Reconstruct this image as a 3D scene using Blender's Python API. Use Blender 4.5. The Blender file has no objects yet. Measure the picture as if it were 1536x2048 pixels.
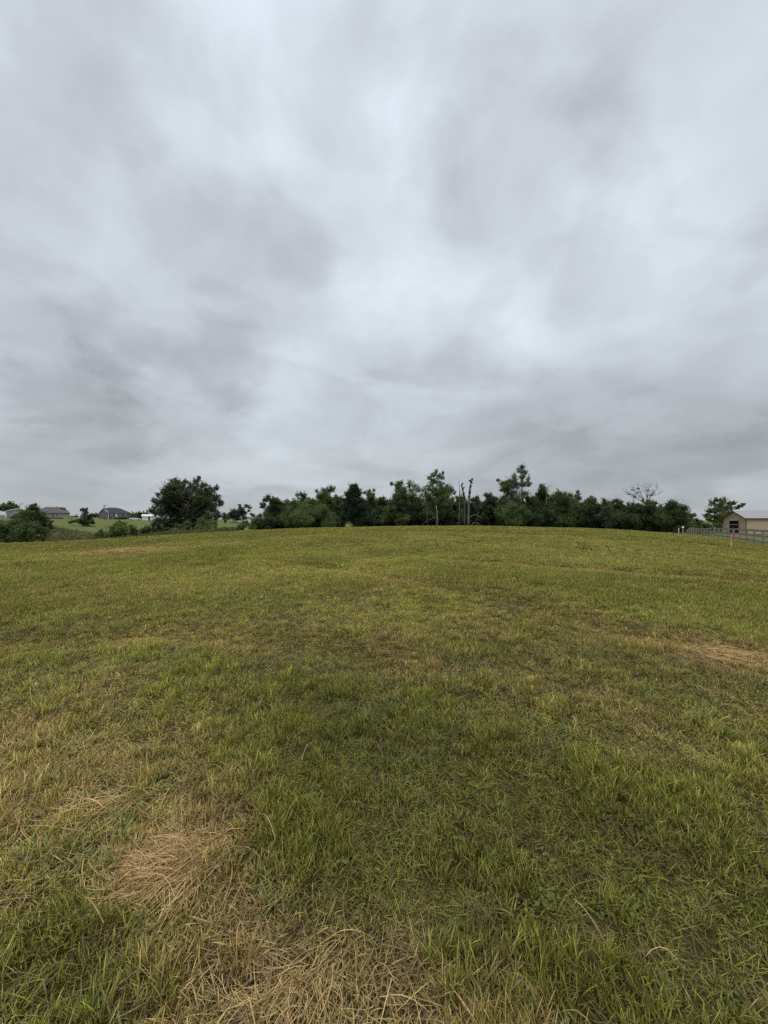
import bpy, bmesh, math, random
import numpy as np
from mathutils import Vector, Matrix, Euler

# ---------------------------------------------------------------- camera, world, sun, exposure
scene = bpy.context.scene
C = scene.collection
R = math.radians
F = 790.0                    # focal length in pixels of a 1536 px wide frame
HZ = 1040.0                  # row of the eye-level horizon
CAM_H = 1.55
PITCH = math.atan((HZ - 1024.0) / F)

cam_d = bpy.data.cameras.new('camera')
cam = bpy.data.objects.new('camera', cam_d)
C.objects.link(cam)
cam.location = (0, 0, CAM_H)
cam.rotation_euler = (R(90) + PITCH, 0, 0)
cam_d.sensor_fit = 'HORIZONTAL'
cam_d.sensor_width = 36.0
cam_d.lens = 36.0 * F / 1536.0
cam_d.clip_start = 0.05
cam_d.clip_end = 6000
scene.camera = cam

scene.view_settings.view_transform = 'Standard'
scene.view_settings.look = 'None'
scene.view_settings.gamma = 1.0
scene.view_settings.exposure = 0.22
scene.render.engine = 'CYCLES'
scene.cycles.use_denoising = False
scene.cycles.max_bounces = 6
scene.cycles.diffuse_bounces = 3
scene.cycles.transmission_bounces = 4
scene.cycles.transparent_max_bounces = 4
scene.cycles.glossy_bounces = 2

def ray(px, py):
    """direction through a photo pixel as (x/y, z/y) in the world"""
    vx, vz = (px - 768.0) / F, (1024.0 - py) / F
    c, s = math.cos(PITCH), math.sin(PITCH)
    y = c - vz * s
    z = s + vz * c
    return vx / y, z / y

SUN_EL, SUN_AZ = R(62), R(200)
world = bpy.data.worlds.new('World')
scene.world = world
world.use_nodes = True
wn, wl = world.node_tree.nodes, world.node_tree.links
wn.clear()

def wnode(t, **kw):
    n = wn.new(t)
    for k, v in kw.items():
        setattr(n, k, v)
    return n

def wmath(op, a, b=None, c=None, clamp=False):
    n = wnode('ShaderNodeMath', operation=op, use_clamp=clamp)
    for i, v in enumerate((a, b, c)):
        if v is None:
            continue
        if isinstance(v, (int, float)):
            n.inputs[i].default_value = v
        else:
            wl.new(v, n.inputs[i])
    return n.outputs[0]

def wvec(op, a, b=None, out=0, scale=None):
    n = wnode('ShaderNodeVectorMath', operation=op)
    for i, v in enumerate((a, b)):
        if v is None:
            continue
        if isinstance(v, (tuple, list)):
            n.inputs[i].default_value = v
        else:
            wl.new(v, n.inputs[i])
    if scale is not None:
        n.inputs['Scale'].default_value = scale
    return n.outputs[out]

wtc = wnode('ShaderNodeTexCoord')
DIR = wvec('NORMALIZE', wtc.outputs['Generated'])
wsep = wnode('ShaderNodeSeparateXYZ')
wl.new(DIR, wsep.inputs[0])
zc = wmath('MAXIMUM', wsep.outputs[2], 0.0)
den = wmath('ADD', zc, 0.38)
comb = wnode('ShaderNodeCombineXYZ')
wl.new(wmath('DIVIDE', wsep.outputs[0], den), comb.inputs[0])
wl.new(wmath('DIVIDE', wsep.outputs[1], den), comb.inputs[1])
CP = comb.outputs[0]                        # position on the cloud deck
den2 = wmath('ADD', zc, 0.27)
comb2 = wnode('ShaderNodeCombineXYZ')
wl.new(wsep.outputs[0], comb2.inputs[0])
wl.new(wsep.outputs[1], comb2.inputs[1])
wl.new(wmath('LOGARITHM', wmath('ADD', zc, 0.26), math.e), comb2.inputs[2])
CP2 = comb2.outputs[0]

def wnoise(scale, detail, rough, dist, off, vec=None):
    n = wnode('ShaderNodeTexNoise')
    n.inputs['Scale'].default_value = scale
    n.inputs['Detail'].default_value = detail
    n.inputs['Roughness'].default_value = rough
    n.inputs['Distortion'].default_value = dist
    wl.new(wvec('ADD', vec or CP, off), n.inputs['Vector'])
    return n

warp = wnoise(2.4, 5, 0.6, 0.0, (3.1, 7.7, 1.3))
wv = wvec('SCALE', wvec('SUBTRACT', warp.outputs['Color'], (0.5, 0.5, 0.5)), scale=0.42)
DW = wvec('NORMALIZE', wvec('ADD', DIR, wv))
n1 = wnoise(1.15, 5, 0.50, 0.5, (11.0, 4.0, 0.0)).outputs['Fac']
n2 = wnoise(3.0, 6, 0.52, 0.3, (1.0, 9.0, 2.0), CP2).outputs['Fac']
n3 = wnoise(8.0, 5, 0.55, 0.3, (5.0, 2.0, 6.0), CP2).outputs['Fac']
lum = wmath('ADD', 0.540, wmath('MULTIPLY', wmath('SUBTRACT', n1, 0.5), 0.16))
lum = wmath('ADD', lum, wmath('MULTIPLY', wmath('SUBTRACT', n2, 0.5), 0.29))
lum = wmath('ADD', lum, wmath('MULTIPLY', wmath('SUBTRACT', n3, 0.5), 0.13))
n4 = wnoise(3.4, 6, 0.48, 0.5, (7.3, 1.9, 4.0), CP2).outputs['Fac']
puff = wnode('ShaderNodeMapRange', interpolation_type='SMOOTHSTEP')
wl.new(n4, puff.inputs[0])
puff.inputs[1].default_value = 0.46
puff.inputs[2].default_value = 0.59
lum = wmath('MULTIPLY_ADD', puff.outputs[0], -0.066, wmath('ADD', lum, 0.03))
# thin and thick places of the cloud deck (photo pixel the patch was seen at, radius, change)
CLOUDS = [
    (845, 155, 85, .11), (785, 220, 80, .09), (640, 270, 190, .07), (505, 335, 80, .08), (400, 190, 170, .05),
    (1315, 350, 85, .08), (1330, 280, 170, .06), (835, 545, 100, .10), (740, 590, 110, .06), (345, 795, 52, .12),
    (600, 775, 110, .08), (560, 855, 110, .06), (640, 880, 140, .05), (1025, 690, 130, .07), (980, 560, 120, .04),
    (720, 420, 140, .06), (30, 835, 70, .07), (400, 915, 100, .05),
    (330, 430, 200, -.11), (430, 810, 85, -.20), (200, 795, 120, -.16), (130, 800, 90, -.06), (560, 660, 170, -.06), (1230, 150, 170, -.10),
    (1100, 895, 190, -.12), (900, 830, 120, -.07), (1480, 770, 170, -.08), (1530, 470, 110, -.06), (100, 560, 170, -.05),
    (60, 970, 190, -.11), (1180, 620, 130, -.03), (1450, 950, 190, -.08), (250, 30, 150, -.03), (1010, 350, 110, -.04),
    (760, 720, 100, -.02), (300, 960, 120, -.05),
]
for (px, py, rad, amp) in CLOUDS:
    u, w = ray(px, py)
    d = Vector((u, 1, w))
    ang = 0.72 * (rad / F) / (1 + u * u + w * w) ** 0.75
    d.normalize()
    dt = wvec('DOT_PRODUCT', DW, tuple(d), out=1)
    k = 2.0 / (2 * ang * ang)
    e = wmath('EXPONENT', wmath('MULTIPLY', wmath('SUBTRACT', dt, 1.0), k))
    lum = wmath('MULTIPLY_ADD', e, amp * (0.78 if amp > 0 else 0.72), lum)
# an overcast sky is brightest overhead (boosted further out of view to light the field) and dulls towards the horizon
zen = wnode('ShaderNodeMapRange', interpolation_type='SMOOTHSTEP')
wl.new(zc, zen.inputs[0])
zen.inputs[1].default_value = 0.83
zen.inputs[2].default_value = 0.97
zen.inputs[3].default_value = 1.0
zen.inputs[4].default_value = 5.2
hor = wnode('ShaderNodeMapRange', interpolation_type='SMOOTHSTEP')
wl.new(zc, hor.inputs[0])
hor.inputs[1].default_value = -0.02
hor.inputs[2].default_value = 0.55
hor.inputs[3].default_value = 0.83
hor.inputs[4].default_value = 1.10
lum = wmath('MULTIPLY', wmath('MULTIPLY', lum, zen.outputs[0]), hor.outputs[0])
tint = wnode('ShaderNodeMix', data_type='RGBA')
wl.new(wmath('MULTIPLY', zc, 1.25, clamp=True), tint.inputs[0])
tint.inputs[6].default_value = (0.915, 0.99, 1.045, 1)
tint.inputs[7].default_value = (0.905, 0.98, 1.08, 1)
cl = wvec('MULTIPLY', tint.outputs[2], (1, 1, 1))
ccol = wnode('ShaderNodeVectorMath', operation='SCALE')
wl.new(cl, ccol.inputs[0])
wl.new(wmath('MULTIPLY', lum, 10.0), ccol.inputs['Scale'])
sky = wnode('ShaderNodeTexSky', sky_type='NISHITA')
sky.sun_disc = False
sky.sun_elevation = SUN_EL
sky.sun_rotation = SUN_AZ
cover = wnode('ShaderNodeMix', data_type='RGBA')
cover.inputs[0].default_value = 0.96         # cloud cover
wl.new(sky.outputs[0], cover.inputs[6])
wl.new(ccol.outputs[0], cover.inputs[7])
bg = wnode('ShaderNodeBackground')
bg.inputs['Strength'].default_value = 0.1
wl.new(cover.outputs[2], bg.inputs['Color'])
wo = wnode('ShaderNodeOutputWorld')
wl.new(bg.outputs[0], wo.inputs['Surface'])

sun_d = bpy.data.lights.new('sun', 'SUN')
sun_d.energy = 1.5
sun_d.angle = R(25)
sun_d.color = (1.0, 0.96, 0.90)
sun = bpy.data.objects.new('sun', sun_d)
C.objects.link(sun)
sd = Vector((math.sin(SUN_AZ) * math.cos(SUN_EL), math.cos(SUN_AZ) * math.cos(SUN_EL), math.sin(SUN_EL)))
sun.rotation_euler = sd.to_track_quat('Z', 'Y').to_euler()

# ---------------------------------------------------------------- materials
MATS = {}
class NT:
    def __init__(self, name):
        m = bpy.data.materials.new(name)
        m.use_nodes = True
        self.m, self.n, self.l = m, m.node_tree.nodes, m.node_tree.links
        self.n.clear()
        self.out = self.n.new('ShaderNodeOutputMaterial')
    def new(self, t, **kw):
        n = self.n.new(t)
        for k, v in kw.items():
            setattr(n, k, v)
        return n
    def put(self, sock, v):
        if hasattr(v, 'is_output'):
            self.l.new(v, sock)
        else:
            sock.default_value = v
    def math(self, op, a, b=None, clamp=False):
        n = self.new('ShaderNodeMath', operation=op, use_clamp=clamp)
        self.put(n.inputs[0], a)
        if b is not None:
            self.put(n.inputs[1], b)
        return n.outputs[0]
    def mix(self, f, a, b, blend='MIX'):
        n = self.new('ShaderNodeMix', data_type='RGBA', blend_type=blend)
        self.put(n.inputs[0], f)
        for s, v in ((n.inputs[6], a), (n.inputs[7], b)):
            if isinstance(v, tuple) and len(v) == 3:
                v = v + (1,)
            self.put(s, v)
        return n.outputs[2]
    def ramp(self, f, stops):
        n = self.new('ShaderNodeValToRGB')
        el = n.color_ramp.elements
        while len(el) < len(stops):
            el.new(0.5)
        for e, (p, c) in zip(el, stops):
            e.position = p
            e.color = c + (1,) if len(c) == 3 else c
        self.l.new(f, n.inputs[0])
        return n.outputs[0]
    def noise(self, scale, detail=4, rough=0.55, vec=None, dist=0.0):
        n = self.new('ShaderNodeTexNoise')
        n.inputs['Scale'].default_value = scale
        n.inputs['Detail'].default_value = detail
        n.inputs['Roughness'].default_value = rough
        n.inputs['Distortion'].default_value = dist
        if vec is not None:
            self.l.new(vec, n.inputs['Vector'])
        return n.outputs['Fac']
    def pos(self):
        return self.new('ShaderNodeNewGeometry').outputs['Position']
    def obj(self):
        return self.new('ShaderNodeTexCoord').outputs['Object']
    def attr(self, name, kind='GEOMETRY'):
        return self.new('ShaderNodeAttribute', attribute_name=name, attribute_type=kind)
    def bsdf(self, col, rough=0.8, spec=0.3, metal=0.0, normal=None):
        b = self.new('ShaderNodeBsdfPrincipled')
        if isinstance(col, tuple) and len(col) == 3:
            col = col + (1,)
        self.put(b.inputs['Base Color'], col)
        self.put(b.inputs['Roughness'], rough)
        b.inputs['Specular IOR Level'].default_value = spec
        b.inputs['Metallic'].default_value = metal
        if normal is not None:
            self.l.new(normal, b.inputs['Normal'])
        return b.outputs[0]
    def done(self, sh):
        self.l.new(sh, self.out.inputs[0])
        return self.m

def mat_plain(name, col, var=0.25, scale=3.0, rough=0.8, spec=0.3, metal=0.0, stretch=(1, 1, 1)):
    t = NT(name)
    mp = t.new('ShaderNodeMapping')
    mp.inputs['Scale'].default_value = stretch
    t.l.new(t.obj(), mp.inputs[0])
    f = t.noise(scale, 5, 0.6, mp.outputs[0])
    a = tuple(c * (1 - var) for c in col)
    b = tuple(min(1, c * (1 + var)) for c in col)
    return t.done(t.bsdf(t.ramp(f, [(0.25, a), (0.75, b)]), rough, spec, metal))

def mat_ribbed(name, col, pitch, axis=0, rough=0.5, metal=0.0, spec=0.4):
    """profiled sheet metal: the ribs are a bump running along the sheet"""
    t = NT(name)
    sep = t.new('ShaderNodeSeparateXYZ')
    t.l.new(t.obj(), sep.inputs[0])
    s = t.math('SINE', t.math('MULTIPLY', sep.outputs[axis], 2 * math.pi / pitch))
    bmp = t.new('ShaderNodeBump')
    bmp.inputs['Strength'].default_value = 0.3
    bmp.inputs['Distance'].default_value = 0.03
    t.l.new(t.math('POWER', t.math('ABSOLUTE', s), 6.0), bmp.inputs['Height'])
    f = t.noise(1.3, 5, 0.6, t.obj())
    c = t.ramp(f, [(0.3, tuple(x * 0.88 for x in col)), (0.7, tuple(x * 1.1 for x in col))])
    return t.done(t.bsdf(c, rough, spec, metal, bmp.outputs[0]))

def mat_leaf(name, dark, light, trans=0.25):
    t = NT(name)
    a = t.attr('leaf').outputs['Color']
    sep = t.new('ShaderNodeSeparateColor')
    t.l.new(a, sep.inputs[0])
    c = t.mix(sep.outputs[0], dark, light)
    cl_ = t.ramp(t.noise(0.35, 2, 0.5, t.pos()), [(0.35, (0.72, 0.76, 0.80)), (0.65, (1.2, 1.18, 1.05))])
    c = t.mix(1.0, c, cl_, 'MULTIPLY')
    d = t.new('ShaderNodeBsdfDiffuse')
    t.l.new(c, d.inputs[0])
    tr = t.new('ShaderNodeBsdfTranslucent')
    t.l.new(t.mix(1.0, c, (1.1, 1.25, 0.7), 'MULTIPLY'), tr.inputs[0])
    m = t.new('ShaderNodeMixShader')
    m.inputs[0].default_value = trans
    t.l.new(d.outputs[0], m.inputs[1])
    t.l.new(tr.outputs[0], m.inputs[2])
    return t.done(m.outputs[0])

def mat_blade(name, g0, g1, d0, d1, base, force_dry=None, gloss=0.008):
    """grass blade: green to straw by how dry the tuft is, brown sheath at the foot darkened with painted shade"""
    t = NT(name)
    sep = t.new('ShaderNodeSeparateColor')
    t.l.new(t.attr('blade').outputs['Color'], sep.inputs[0])
    r1, tt, r2 = sep.outputs[0], sep.outputs[1], sep.outputs[2]
    green = t.mix(r2, g0, g1)
    dry = t.mix(r2, d0, d1)
    if force_dry is None:
        dr = t.attr('dry', 'INSTANCER').outputs['Fac']
        f = t.math('ADD', t.math('MULTIPLY', dr, 1.5), t.math('SUBTRACT', r1, 0.98))
        f = t.math('MULTIPLY', f, 3.0, True)
        tone = t.attr('tone', 'INSTANCER').outputs['Fac']
    else:
        f = force_dry
        tone = 1.0
    c = t.mix(f, green, dry)
    foot = t.math('SUBTRACT', 1.0, t.math('MULTIPLY', tt, 1.45), True)  # lower blade: brown sheath plus the shade between blades put into the colour
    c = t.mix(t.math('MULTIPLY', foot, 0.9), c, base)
    if force_dry is None:
        sc = t.new('ShaderNodeVectorMath', operation='SCALE')
        t.l.new(c, sc.inputs[0])
        t.l.new(tone, sc.inputs['Scale'])
        c = sc.outputs[0]
    d = t.new('ShaderNodeBsdfDiffuse')
    t.l.new(c, d.inputs[0])
    tr = t.new('ShaderNodeBsdfTranslucent')
    t.l.new(c, tr.inputs[0])
    m = t.new('ShaderNodeMixShader')
    m.inputs[0].default_value = 0.15
    t.l.new(d.outputs[0], m.inputs[1])
    t.l.new(tr.outputs[0], m.inputs[2])
    g = t.new('ShaderNodeBsdfGlossy')
    g.inputs['Roughness'].default_value = 0.42
    g.inputs[0].default_value = (0.8, 0.85, 0.9, 1)
    m2 = t.new('ShaderNodeMixShader')
    m2.inputs[0].default_value = gloss
    t.l.new(m.outputs[0], m2.inputs[1])
    t.l.new(g.outputs[0], m2.inputs[2])
    return t.done(m2.outputs[0])

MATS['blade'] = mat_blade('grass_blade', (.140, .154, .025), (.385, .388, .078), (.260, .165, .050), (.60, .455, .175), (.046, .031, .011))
MATS['wide_blade'] = mat_blade('wide_grass_blade', (.090, .125, .034), (.170, .215, .062), (.14, .13, .05), (.30, .25, .12), (.10, .085, .04))
MATS['clipping'] = mat_blade('cut_grass', (.15, .12, .045), (.27, .23, .09), (.22, .15, .07), (.48, .36, .18), (.15, .10, .05))
MATS['litter'] = mat_blade('dead_grass_litter', (.045, .034, .013), (.12, .09, .034), (.06, .039, .016), (.20, .14, .06), (.06, .04, .018), gloss=0.0)
MATS['weed_leaf'] = mat_blade('weed_leaf', (.070, .090, .018), (.150, .165, .036), (.09, .085, .025), (.14, .13, .05), (.07, .06, .03), gloss=0.01)
MATS['straw'] = mat_blade('dry_straw', (.2, .12, .06), (.5, .34, .19), (.18, .110, .045), (.575, .385, .175), (.3, .2, .1), force_dry=1.0)
MATS['leaf_dark'] = mat_leaf('leaf_dark_green', (.033, .049, .029), (.108, .134, .066))
MATS['leaf_mid'] = mat_leaf('leaf_mid_green', (.048, .070, .034), (.152, .186, .080))
MATS['leaf_light'] = mat_leaf('leaf_light_green', (.065, .092, .034), (.185, .225, .085))
MATS['leaf_cedar'] = mat_leaf('cedar_foliage', (.020, .031, .022), (.060, .080, .048))
MATS['leaf_brown'] = mat_leaf('brown_leaf', (.045, .042, .028), (.095, .085, .050))
MATS['weed_bank'] = mat_leaf('bank_weed', (.060, .060, .030), (.145, .140, .075))
MATS['bark'] = mat_plain('bark', (.085, .075, .062), 0.4, 2.0, 0.95, 0.1, stretch=(3, 3, 0.5))
MATS['dead_bark'] = mat_plain('weathered_bark', (.105, .097, .085), 0.4, 2.0, 0.95, 0.1, stretch=(3, 3, 0.5))
MATS['pale_bark'] = mat_plain('pale_bark', (.19, .178, .155), 0.35, 2.0, 0.95, 0.1, stretch=(3, 3, 0.5))
MATS['fence_wood'] = mat_plain('weathered_fence_wood', (.22, .20, .17), 0.45, 2.2, 0.95, 0.1, stretch=(1, 1, 5))
MATS['barn_wall'] = mat_ribbed('tan_sheet_metal', (.385, .30, .21), 0.45, 0, 0.6)
MATS['barn_roof'] = mat_ribbed('mauve_sheet_roof', (.225, .213, .218), 0.6, 0, 0.5)
MATS['barn_trim'] = mat_plain('dark_brown_trim', (.075, .045, .035), 0.2, 3)
MATS['dark_inside'] = mat_plain('dark_interior', (.02, .018, .016), 0.2, 3)  # near-black: paints the shade in doorways and under decks; also a base board
MATS['pale_metal'] = mat_plain('galvanised_metal', (.42, .43, .44), 0.15, 2, 0.5, 0.5)
MATS['white'] = mat_plain('white_paint', (.66, .66, .66), 0.06, 2, 0.6)
MATS['white_metal'] = mat_plain('white_sheet_roof', (.50, .52, .54), 0.06, 2, 0.5)
MATS['grey_siding'] = mat_ribbed('blue_grey_sheet_wall', (.26, .30, .345), 0.6, 0, 0.6)
MATS['grey_roof'] = mat_ribbed('pale_grey_sheet_roof', (.46, .49, .50), 0.6, 0, 0.5)
MATS['brick'] = mat_plain('dark_brick', (.125, .110, .105), 0.3, 6.0, 0.9, 0.2)
MATS['shingle_blue'] = mat_plain('slate_blue_shingles', (.036, .041, .054), 0.25, 5.0, 0.9, 0.2)
MATS['shingle_brown'] = mat_plain('brown_grey_shingles', (.078, .074, .072), 0.25, 5.0, 0.9, 0.2)
MATS['shingle_purple'] = mat_plain('purple_grey_shingles', (.12, .115, .14), 0.25, 5.0, 0.9, 0.2)
MATS['stone_wall'] = mat_plain('beige_stone_wall', (.31, .275, .24), 0.25, 5.0, 0.9, 0.2)
MATS['deck_wood'] = mat_plain('grey_deck_wood', (.155, .140, .150), 0.25, 4.0, 0.9, 0.2)
MATS['glass'] = mat_plain('window_glass', (.06, .07, .08), 0.2, 1.0, 0.15, 0.6)
MATS['lath'] = mat_plain('bare_wood_lath', (.50, .39, .235), 0.25, 6.0, 0.9, 0.2)
MATS['orange_paint'] = mat_plain('orange_marking_paint', (.58, .15, .10), 0.15, 6.0, 0.7, 0.3)
MATS['pole_wood'] = mat_plain('grey_pole_wood', (.20, .18, .165), 0.25, 3.0, 0.95, 0.1)
MATS['car_paint'] = mat_plain('white_car_paint', (.75, .75, .76), 0.03, 1.0, 0.3, 0.5)
MATS['tyre'] = mat_plain('tyre_rubber', (.025, .025, .025), 0.2, 3.0, 0.9, 0.2)

# ---------------------------------------------------------------- numbers: noise and the lie of the land
def _hash(ix, iy, seed):
    h = (ix.astype(np.int64) * 374761393 + iy.astype(np.int64) * 668265263 + seed * 974711) & 0x7fffffff
    h = ((h ^ (h >> 13)) * 1274126177) & 0x7fffffff
    h = (h ^ (h >> 16)) & 0x7fffffff
    return (h % 100003) / 100003.0

def vnoise(x, y, scale, seed):
    x = np.asarray(x, float) * scale
    y = np.asarray(y, float) * scale
    ix, iy = np.floor(x), np.floor(y)
    fx, fy = x - ix, y - iy
    fx = fx * fx * fx * (fx * (fx * 6 - 15) + 10)
    fy = fy * fy * fy * (fy * (fy * 6 - 15) + 10)
    a = _hash(ix, iy, seed); b = _hash(ix + 1, iy, seed)
    c = _hash(ix, iy + 1, seed); d = _hash(ix + 1, iy + 1, seed)
    return (a * (1 - fx) + b * fx) * (1 - fy) + (c * (1 - fx) + d * fx) * fy

def fbm(x, y, scale, seed, octs=4, gain=0.5):
    s, a, t = 0.0, 1.0, 0.0
    for i in range(octs):
        s = s + a * vnoise(x, y, scale * 2 ** i, seed + 17 * i)
        t += a
        a *= gain
    return s / t

def pchip(xs, ys, xq):
    xs, ys = np.asarray(xs, float), np.asarray(ys, float)
    h = np.diff(xs); dl = np.diff(ys) / h
    m = np.zeros_like(ys)
    for i in range(1, len(xs) - 1):
        if dl[i - 1] * dl[i] > 0:
            w1, w2 = 2 * h[i] + h[i - 1], h[i] + 2 * h[i - 1]
            m[i] = (w1 + w2) / (w1 / dl[i - 1] + w2 / dl[i])
    m[0], m[-1] = dl[0], dl[-1]
    xq = np.clip(xq, xs[0], xs[-1])
    k = np.clip(np.searchsorted(xs, xq) - 1, 0, len(xs) - 2)
    t = (xq - xs[k]) / h[k]
    return ((1 + 2 * t) * (1 - t) ** 2 * ys[k] + t * (1 - t) ** 2 * h[k] * m[k]
            + t * t * (3 - 2 * t) * ys[k + 1] + t * t * (t - 1) * h[k] * m[k + 1])

def P(px, y, py):
    return CAM_H + ray(px, py)[1] * y

def crest(px, yc, py):
    """the swell of the hay field up to and past the line where it hides what is behind"""
    b = -CAM_H / (yc * yc)
    a = ray(px, py + 2.5)[1] + 2 * CAM_H / yc
    return [(y, a * y + b * y * y) for y in (0, yc * .15, yc * .3, yc * .45, yc * .6, yc * .75, yc * .9, yc, yc * 1.12, yc * 1.25)]

COLS = []
def col(px, yc, cpy, rest):
    pts = crest(px, yc, cpy)
    for (y, v, kind) in rest:
        pts.append((y, P(px, y, v) if kind == 'p' else v))
    COLS.append(((px - 768.0) / F, pts))

col(0, 36, 1086.5, [(62, -3.3, 'z'), (92, 1085, 'p'), (112, 1070, 'p'), (142, 1053, 'p'), (185, 1035, 'p'), (260, 1030, 'p'), (600, 1036, 'p'), (1600, 1038, 'p')])
col(110, 40, 1082.5, [(62, -3.0, 'z'), (94, 1082, 'p'), (115, 1067, 'p'), (150, 1050, 'p'), (195, 1037, 'p'), (270, 1033, 'p'), (600, 1036, 'p'), (1600, 1038, 'p')])
col(230, 45, 1076, [(68, -2.5, 'z'), (95, 1075, 'p'), (120, 1065, 'p'), (160, 1051, 'p'), (215, 1039, 'p'), (300, 1036, 'p'), (600, 1037, 'p'), (1600, 1038, 'p')])
col(340, 50, 1068, [(80, 1070, 'p'), (110, 1065, 'p'), (150, 1055, 'p'), (215, 1041, 'p'), (300, 1037, 'p'), (600, 1037, 'p'), (1600, 1038, 'p')])
col(460, 54, 1061.5, [(80, 1064, 'p'), (110, 1060.5, 'p'), (150, 1052, 'p'), (200, 1044, 'p'), (260, 1040, 'p'), (600, 1039, 'p'), (1600, 1039, 'p')])
col(580, 58, 1056.5, [(92, 1060, 'p'), (125, 1059, 'p'), (200, 1052, 'p'), (400, 1044, 'p'), (700, 1041, 'p'), (1600, 1040, 'p')])
col(768, 60, 1051.5, [(92, 1056, 'p'), (125, 1057, 'p'), (200, 1052, 'p'), (400, 1045, 'p'), (700, 1042, 'p'), (1600, 1040, 'p')])
col(940, 60, 1050, [(92, 1055, 'p'), (125, 1057, 'p'), (200, 1052, 'p'), (400, 1045, 'p'), (700, 1042, 'p'), (1600, 1040, 'p')])
col(1150, 60, 1054.5, [(92, 1058, 'p'), (125, 1060, 'p'), (200, 1053, 'p'), (400, 1045, 'p'), (700, 1042, 'p'), (1600, 1040, 'p')])
col(1300, 56, 1062.5, [(92, 1067, 'p'), (125, 1065, 'p'), (200, 1055, 'p'), (400, 1046, 'p'), (700, 1042, 'p'), (1600, 1040, 'p')])
col(1380, 50, 1068, [(69, -2.25, 'z'), (96, -2.3, 'z'), (130, -2.1, 'z'), (200, 1053, 'p'), (400, 1046, 'p'), (700, 1042, 'p'), (1600, 1040, 'p')])
def col_raw(px, pts):
    COLS.append(((px - 768.0) / F, pts))
col_raw(1416, [(0, 0), (8, .13), (16, .19), (28, .06), (38, -.25), (47, -.60), (53, -.95), (69, -2.0), (96, -2.1), (130, -2.1), (200, P(1416, 200, 1053)), (400, P(1416, 400, 1046)), (1600, P(1416, 1600, 1040))])
col_raw(1470, [(0, 0), (8, .08), (16, .07), (28, -.24), (38, -.62), (47, -.85), (58, -1.15), (72, -1.55), (96, -1.97), (130, -2.1), (200, P(1470, 200, 1053)), (400, P(1470, 400, 1046)), (1600, P(1470, 1600, 1040))])
col_raw(1536, [(0, 0), (8, .03), (16, -.07), (28.5, -.47), (40, -.80), (52, -1.1), (66, -1.45), (96, -1.98), (130, -2.1), (200, P(1536, 200, 1053)), (400, P(1536, 400, 1046)), (1600, P(1536, 1600, 1040))])

TY = np.concatenate([[0.0], np.exp(np.linspace(math.log(0.5), math.log(1600), 240))])
CU = np.array([c[0] for c in COLS])
CZ = np.array([pchip([p[0] for p in c[1]], [p[1] for p in c[1]], TY) for c in COLS])
TU = np.linspace(CU[0], CU[-1], 300)
TABLE = np.array([pchip(CU, CZ[:, j], TU) for j in range(len(TY))])       # [y, u]
TH0, TH1 = math.atan(CU[0]), math.atan(CU[-1])

def ground_z(x, y, rough=True):
    x = np.atleast_1d(np.asarray(x, float)); y = np.atleast_1d(np.asarray(y, float))
    r = np.hypot(x, y) + 1e-9
    th = np.arctan2(x, y)
    tc = np.clip(th, TH0, TH1)
    ye = np.clip(r * np.cos(tc), 0, 1599)
    u = np.tan(tc)
    j = np.clip(np.searchsorted(TY, ye) - 1, 0, len(TY) - 2)
    fy = (ye - TY[j]) / (TY[j + 1] - TY[j])
    g = np.clip((u - TU[0]) / (TU[1] - TU[0]), 0, len(TU) - 1.001)
    i = g.astype(int); fu = g - i
    z = ((TABLE[j, i] * (1 - fu) + TABLE[j, i + 1] * fu) * (1 - fy)
         + (TABLE[j + 1, i] * (1 - fu) + TABLE[j + 1, i + 1] * fu) * fy)
    back = np.clip((np.abs(th) - R(60)) / R(70), 0, 1)
    back = back * back * (3 - 2 * back)
    z = z * (1 - back) + (-0.004 * r) * back
    if rough:
        amp = np.clip(r / 6, 0, 1)
        z = z + (fbm(x, y, 0.45, 5, 3) - 0.5) * 0.10 * amp + (fbm(x, y, 0.09, 9, 3) - 0.5) * 0.30 * np.clip(r / 25, 0, 1)
    return z

def gz(x, y):
    return float(ground_z(x, y)[0])

def hit(px, py, y0=0.8, y1=150.0):
    """where the view ray of a photo pixel meets the field"""
    u, w = ray(px, py)
    ys = np.exp(np.linspace(math.log(y0), math.log(y1), 1500))
    g = ground_z(u * ys, ys)
    below = np.nonzero(CAM_H + w * ys <= g)[0]
    y = ys[below[0]] if len(below) else 60.0
    return Vector((u * y, y, gz(u * y, y)))

def at(px, py, y):
    u, w = ray(px, py)
    return Vector((u * y, y, CAM_H + w * y))

def mpp(y):
    return y / F                                # metres to a photo pixel at depth y

# wheel ruts left by the mower, as lines on the ground
RUTS = [[hit(*p).xy for p in line] for line in (
    [(560, 1122), (700, 1142), (840, 1163), (960, 1192), (1100, 1225), (1280, 1272), (1535, 1325)],
    [(900, 1120), (1100, 1135), (1300, 1150), (1530, 1168)],
    [(30, 1290), (330, 1265), (560, 1282), (760, 1330)],
)]
def rut(x, y, width):
    d = np.full(np.shape(x), 1e9)
    for ln in RUTS:
        for a, b in zip(ln[:-1], ln[1:]):
            ab = b - a
            t = np.clip(((x - a.x) * ab.x + (y - a.y) * ab.y) / ab.length_squared, 0, 1)
            d = np.minimum(d, np.hypot(x - a.x - t * ab.x, y - a.y - t * ab.y))
    return np.exp(-(d / width) ** 2)

# ---------------------------------------------------------------- object helpers
def link(o, parent=None):
    C.objects.link(o)
    if parent is not None:
        o.parent = parent
    return o

def tag(o, label, cat, group=None):
    o['label'] = label
    o['category'] = cat
    if group:
        o['group'] = group
    return o

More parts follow.
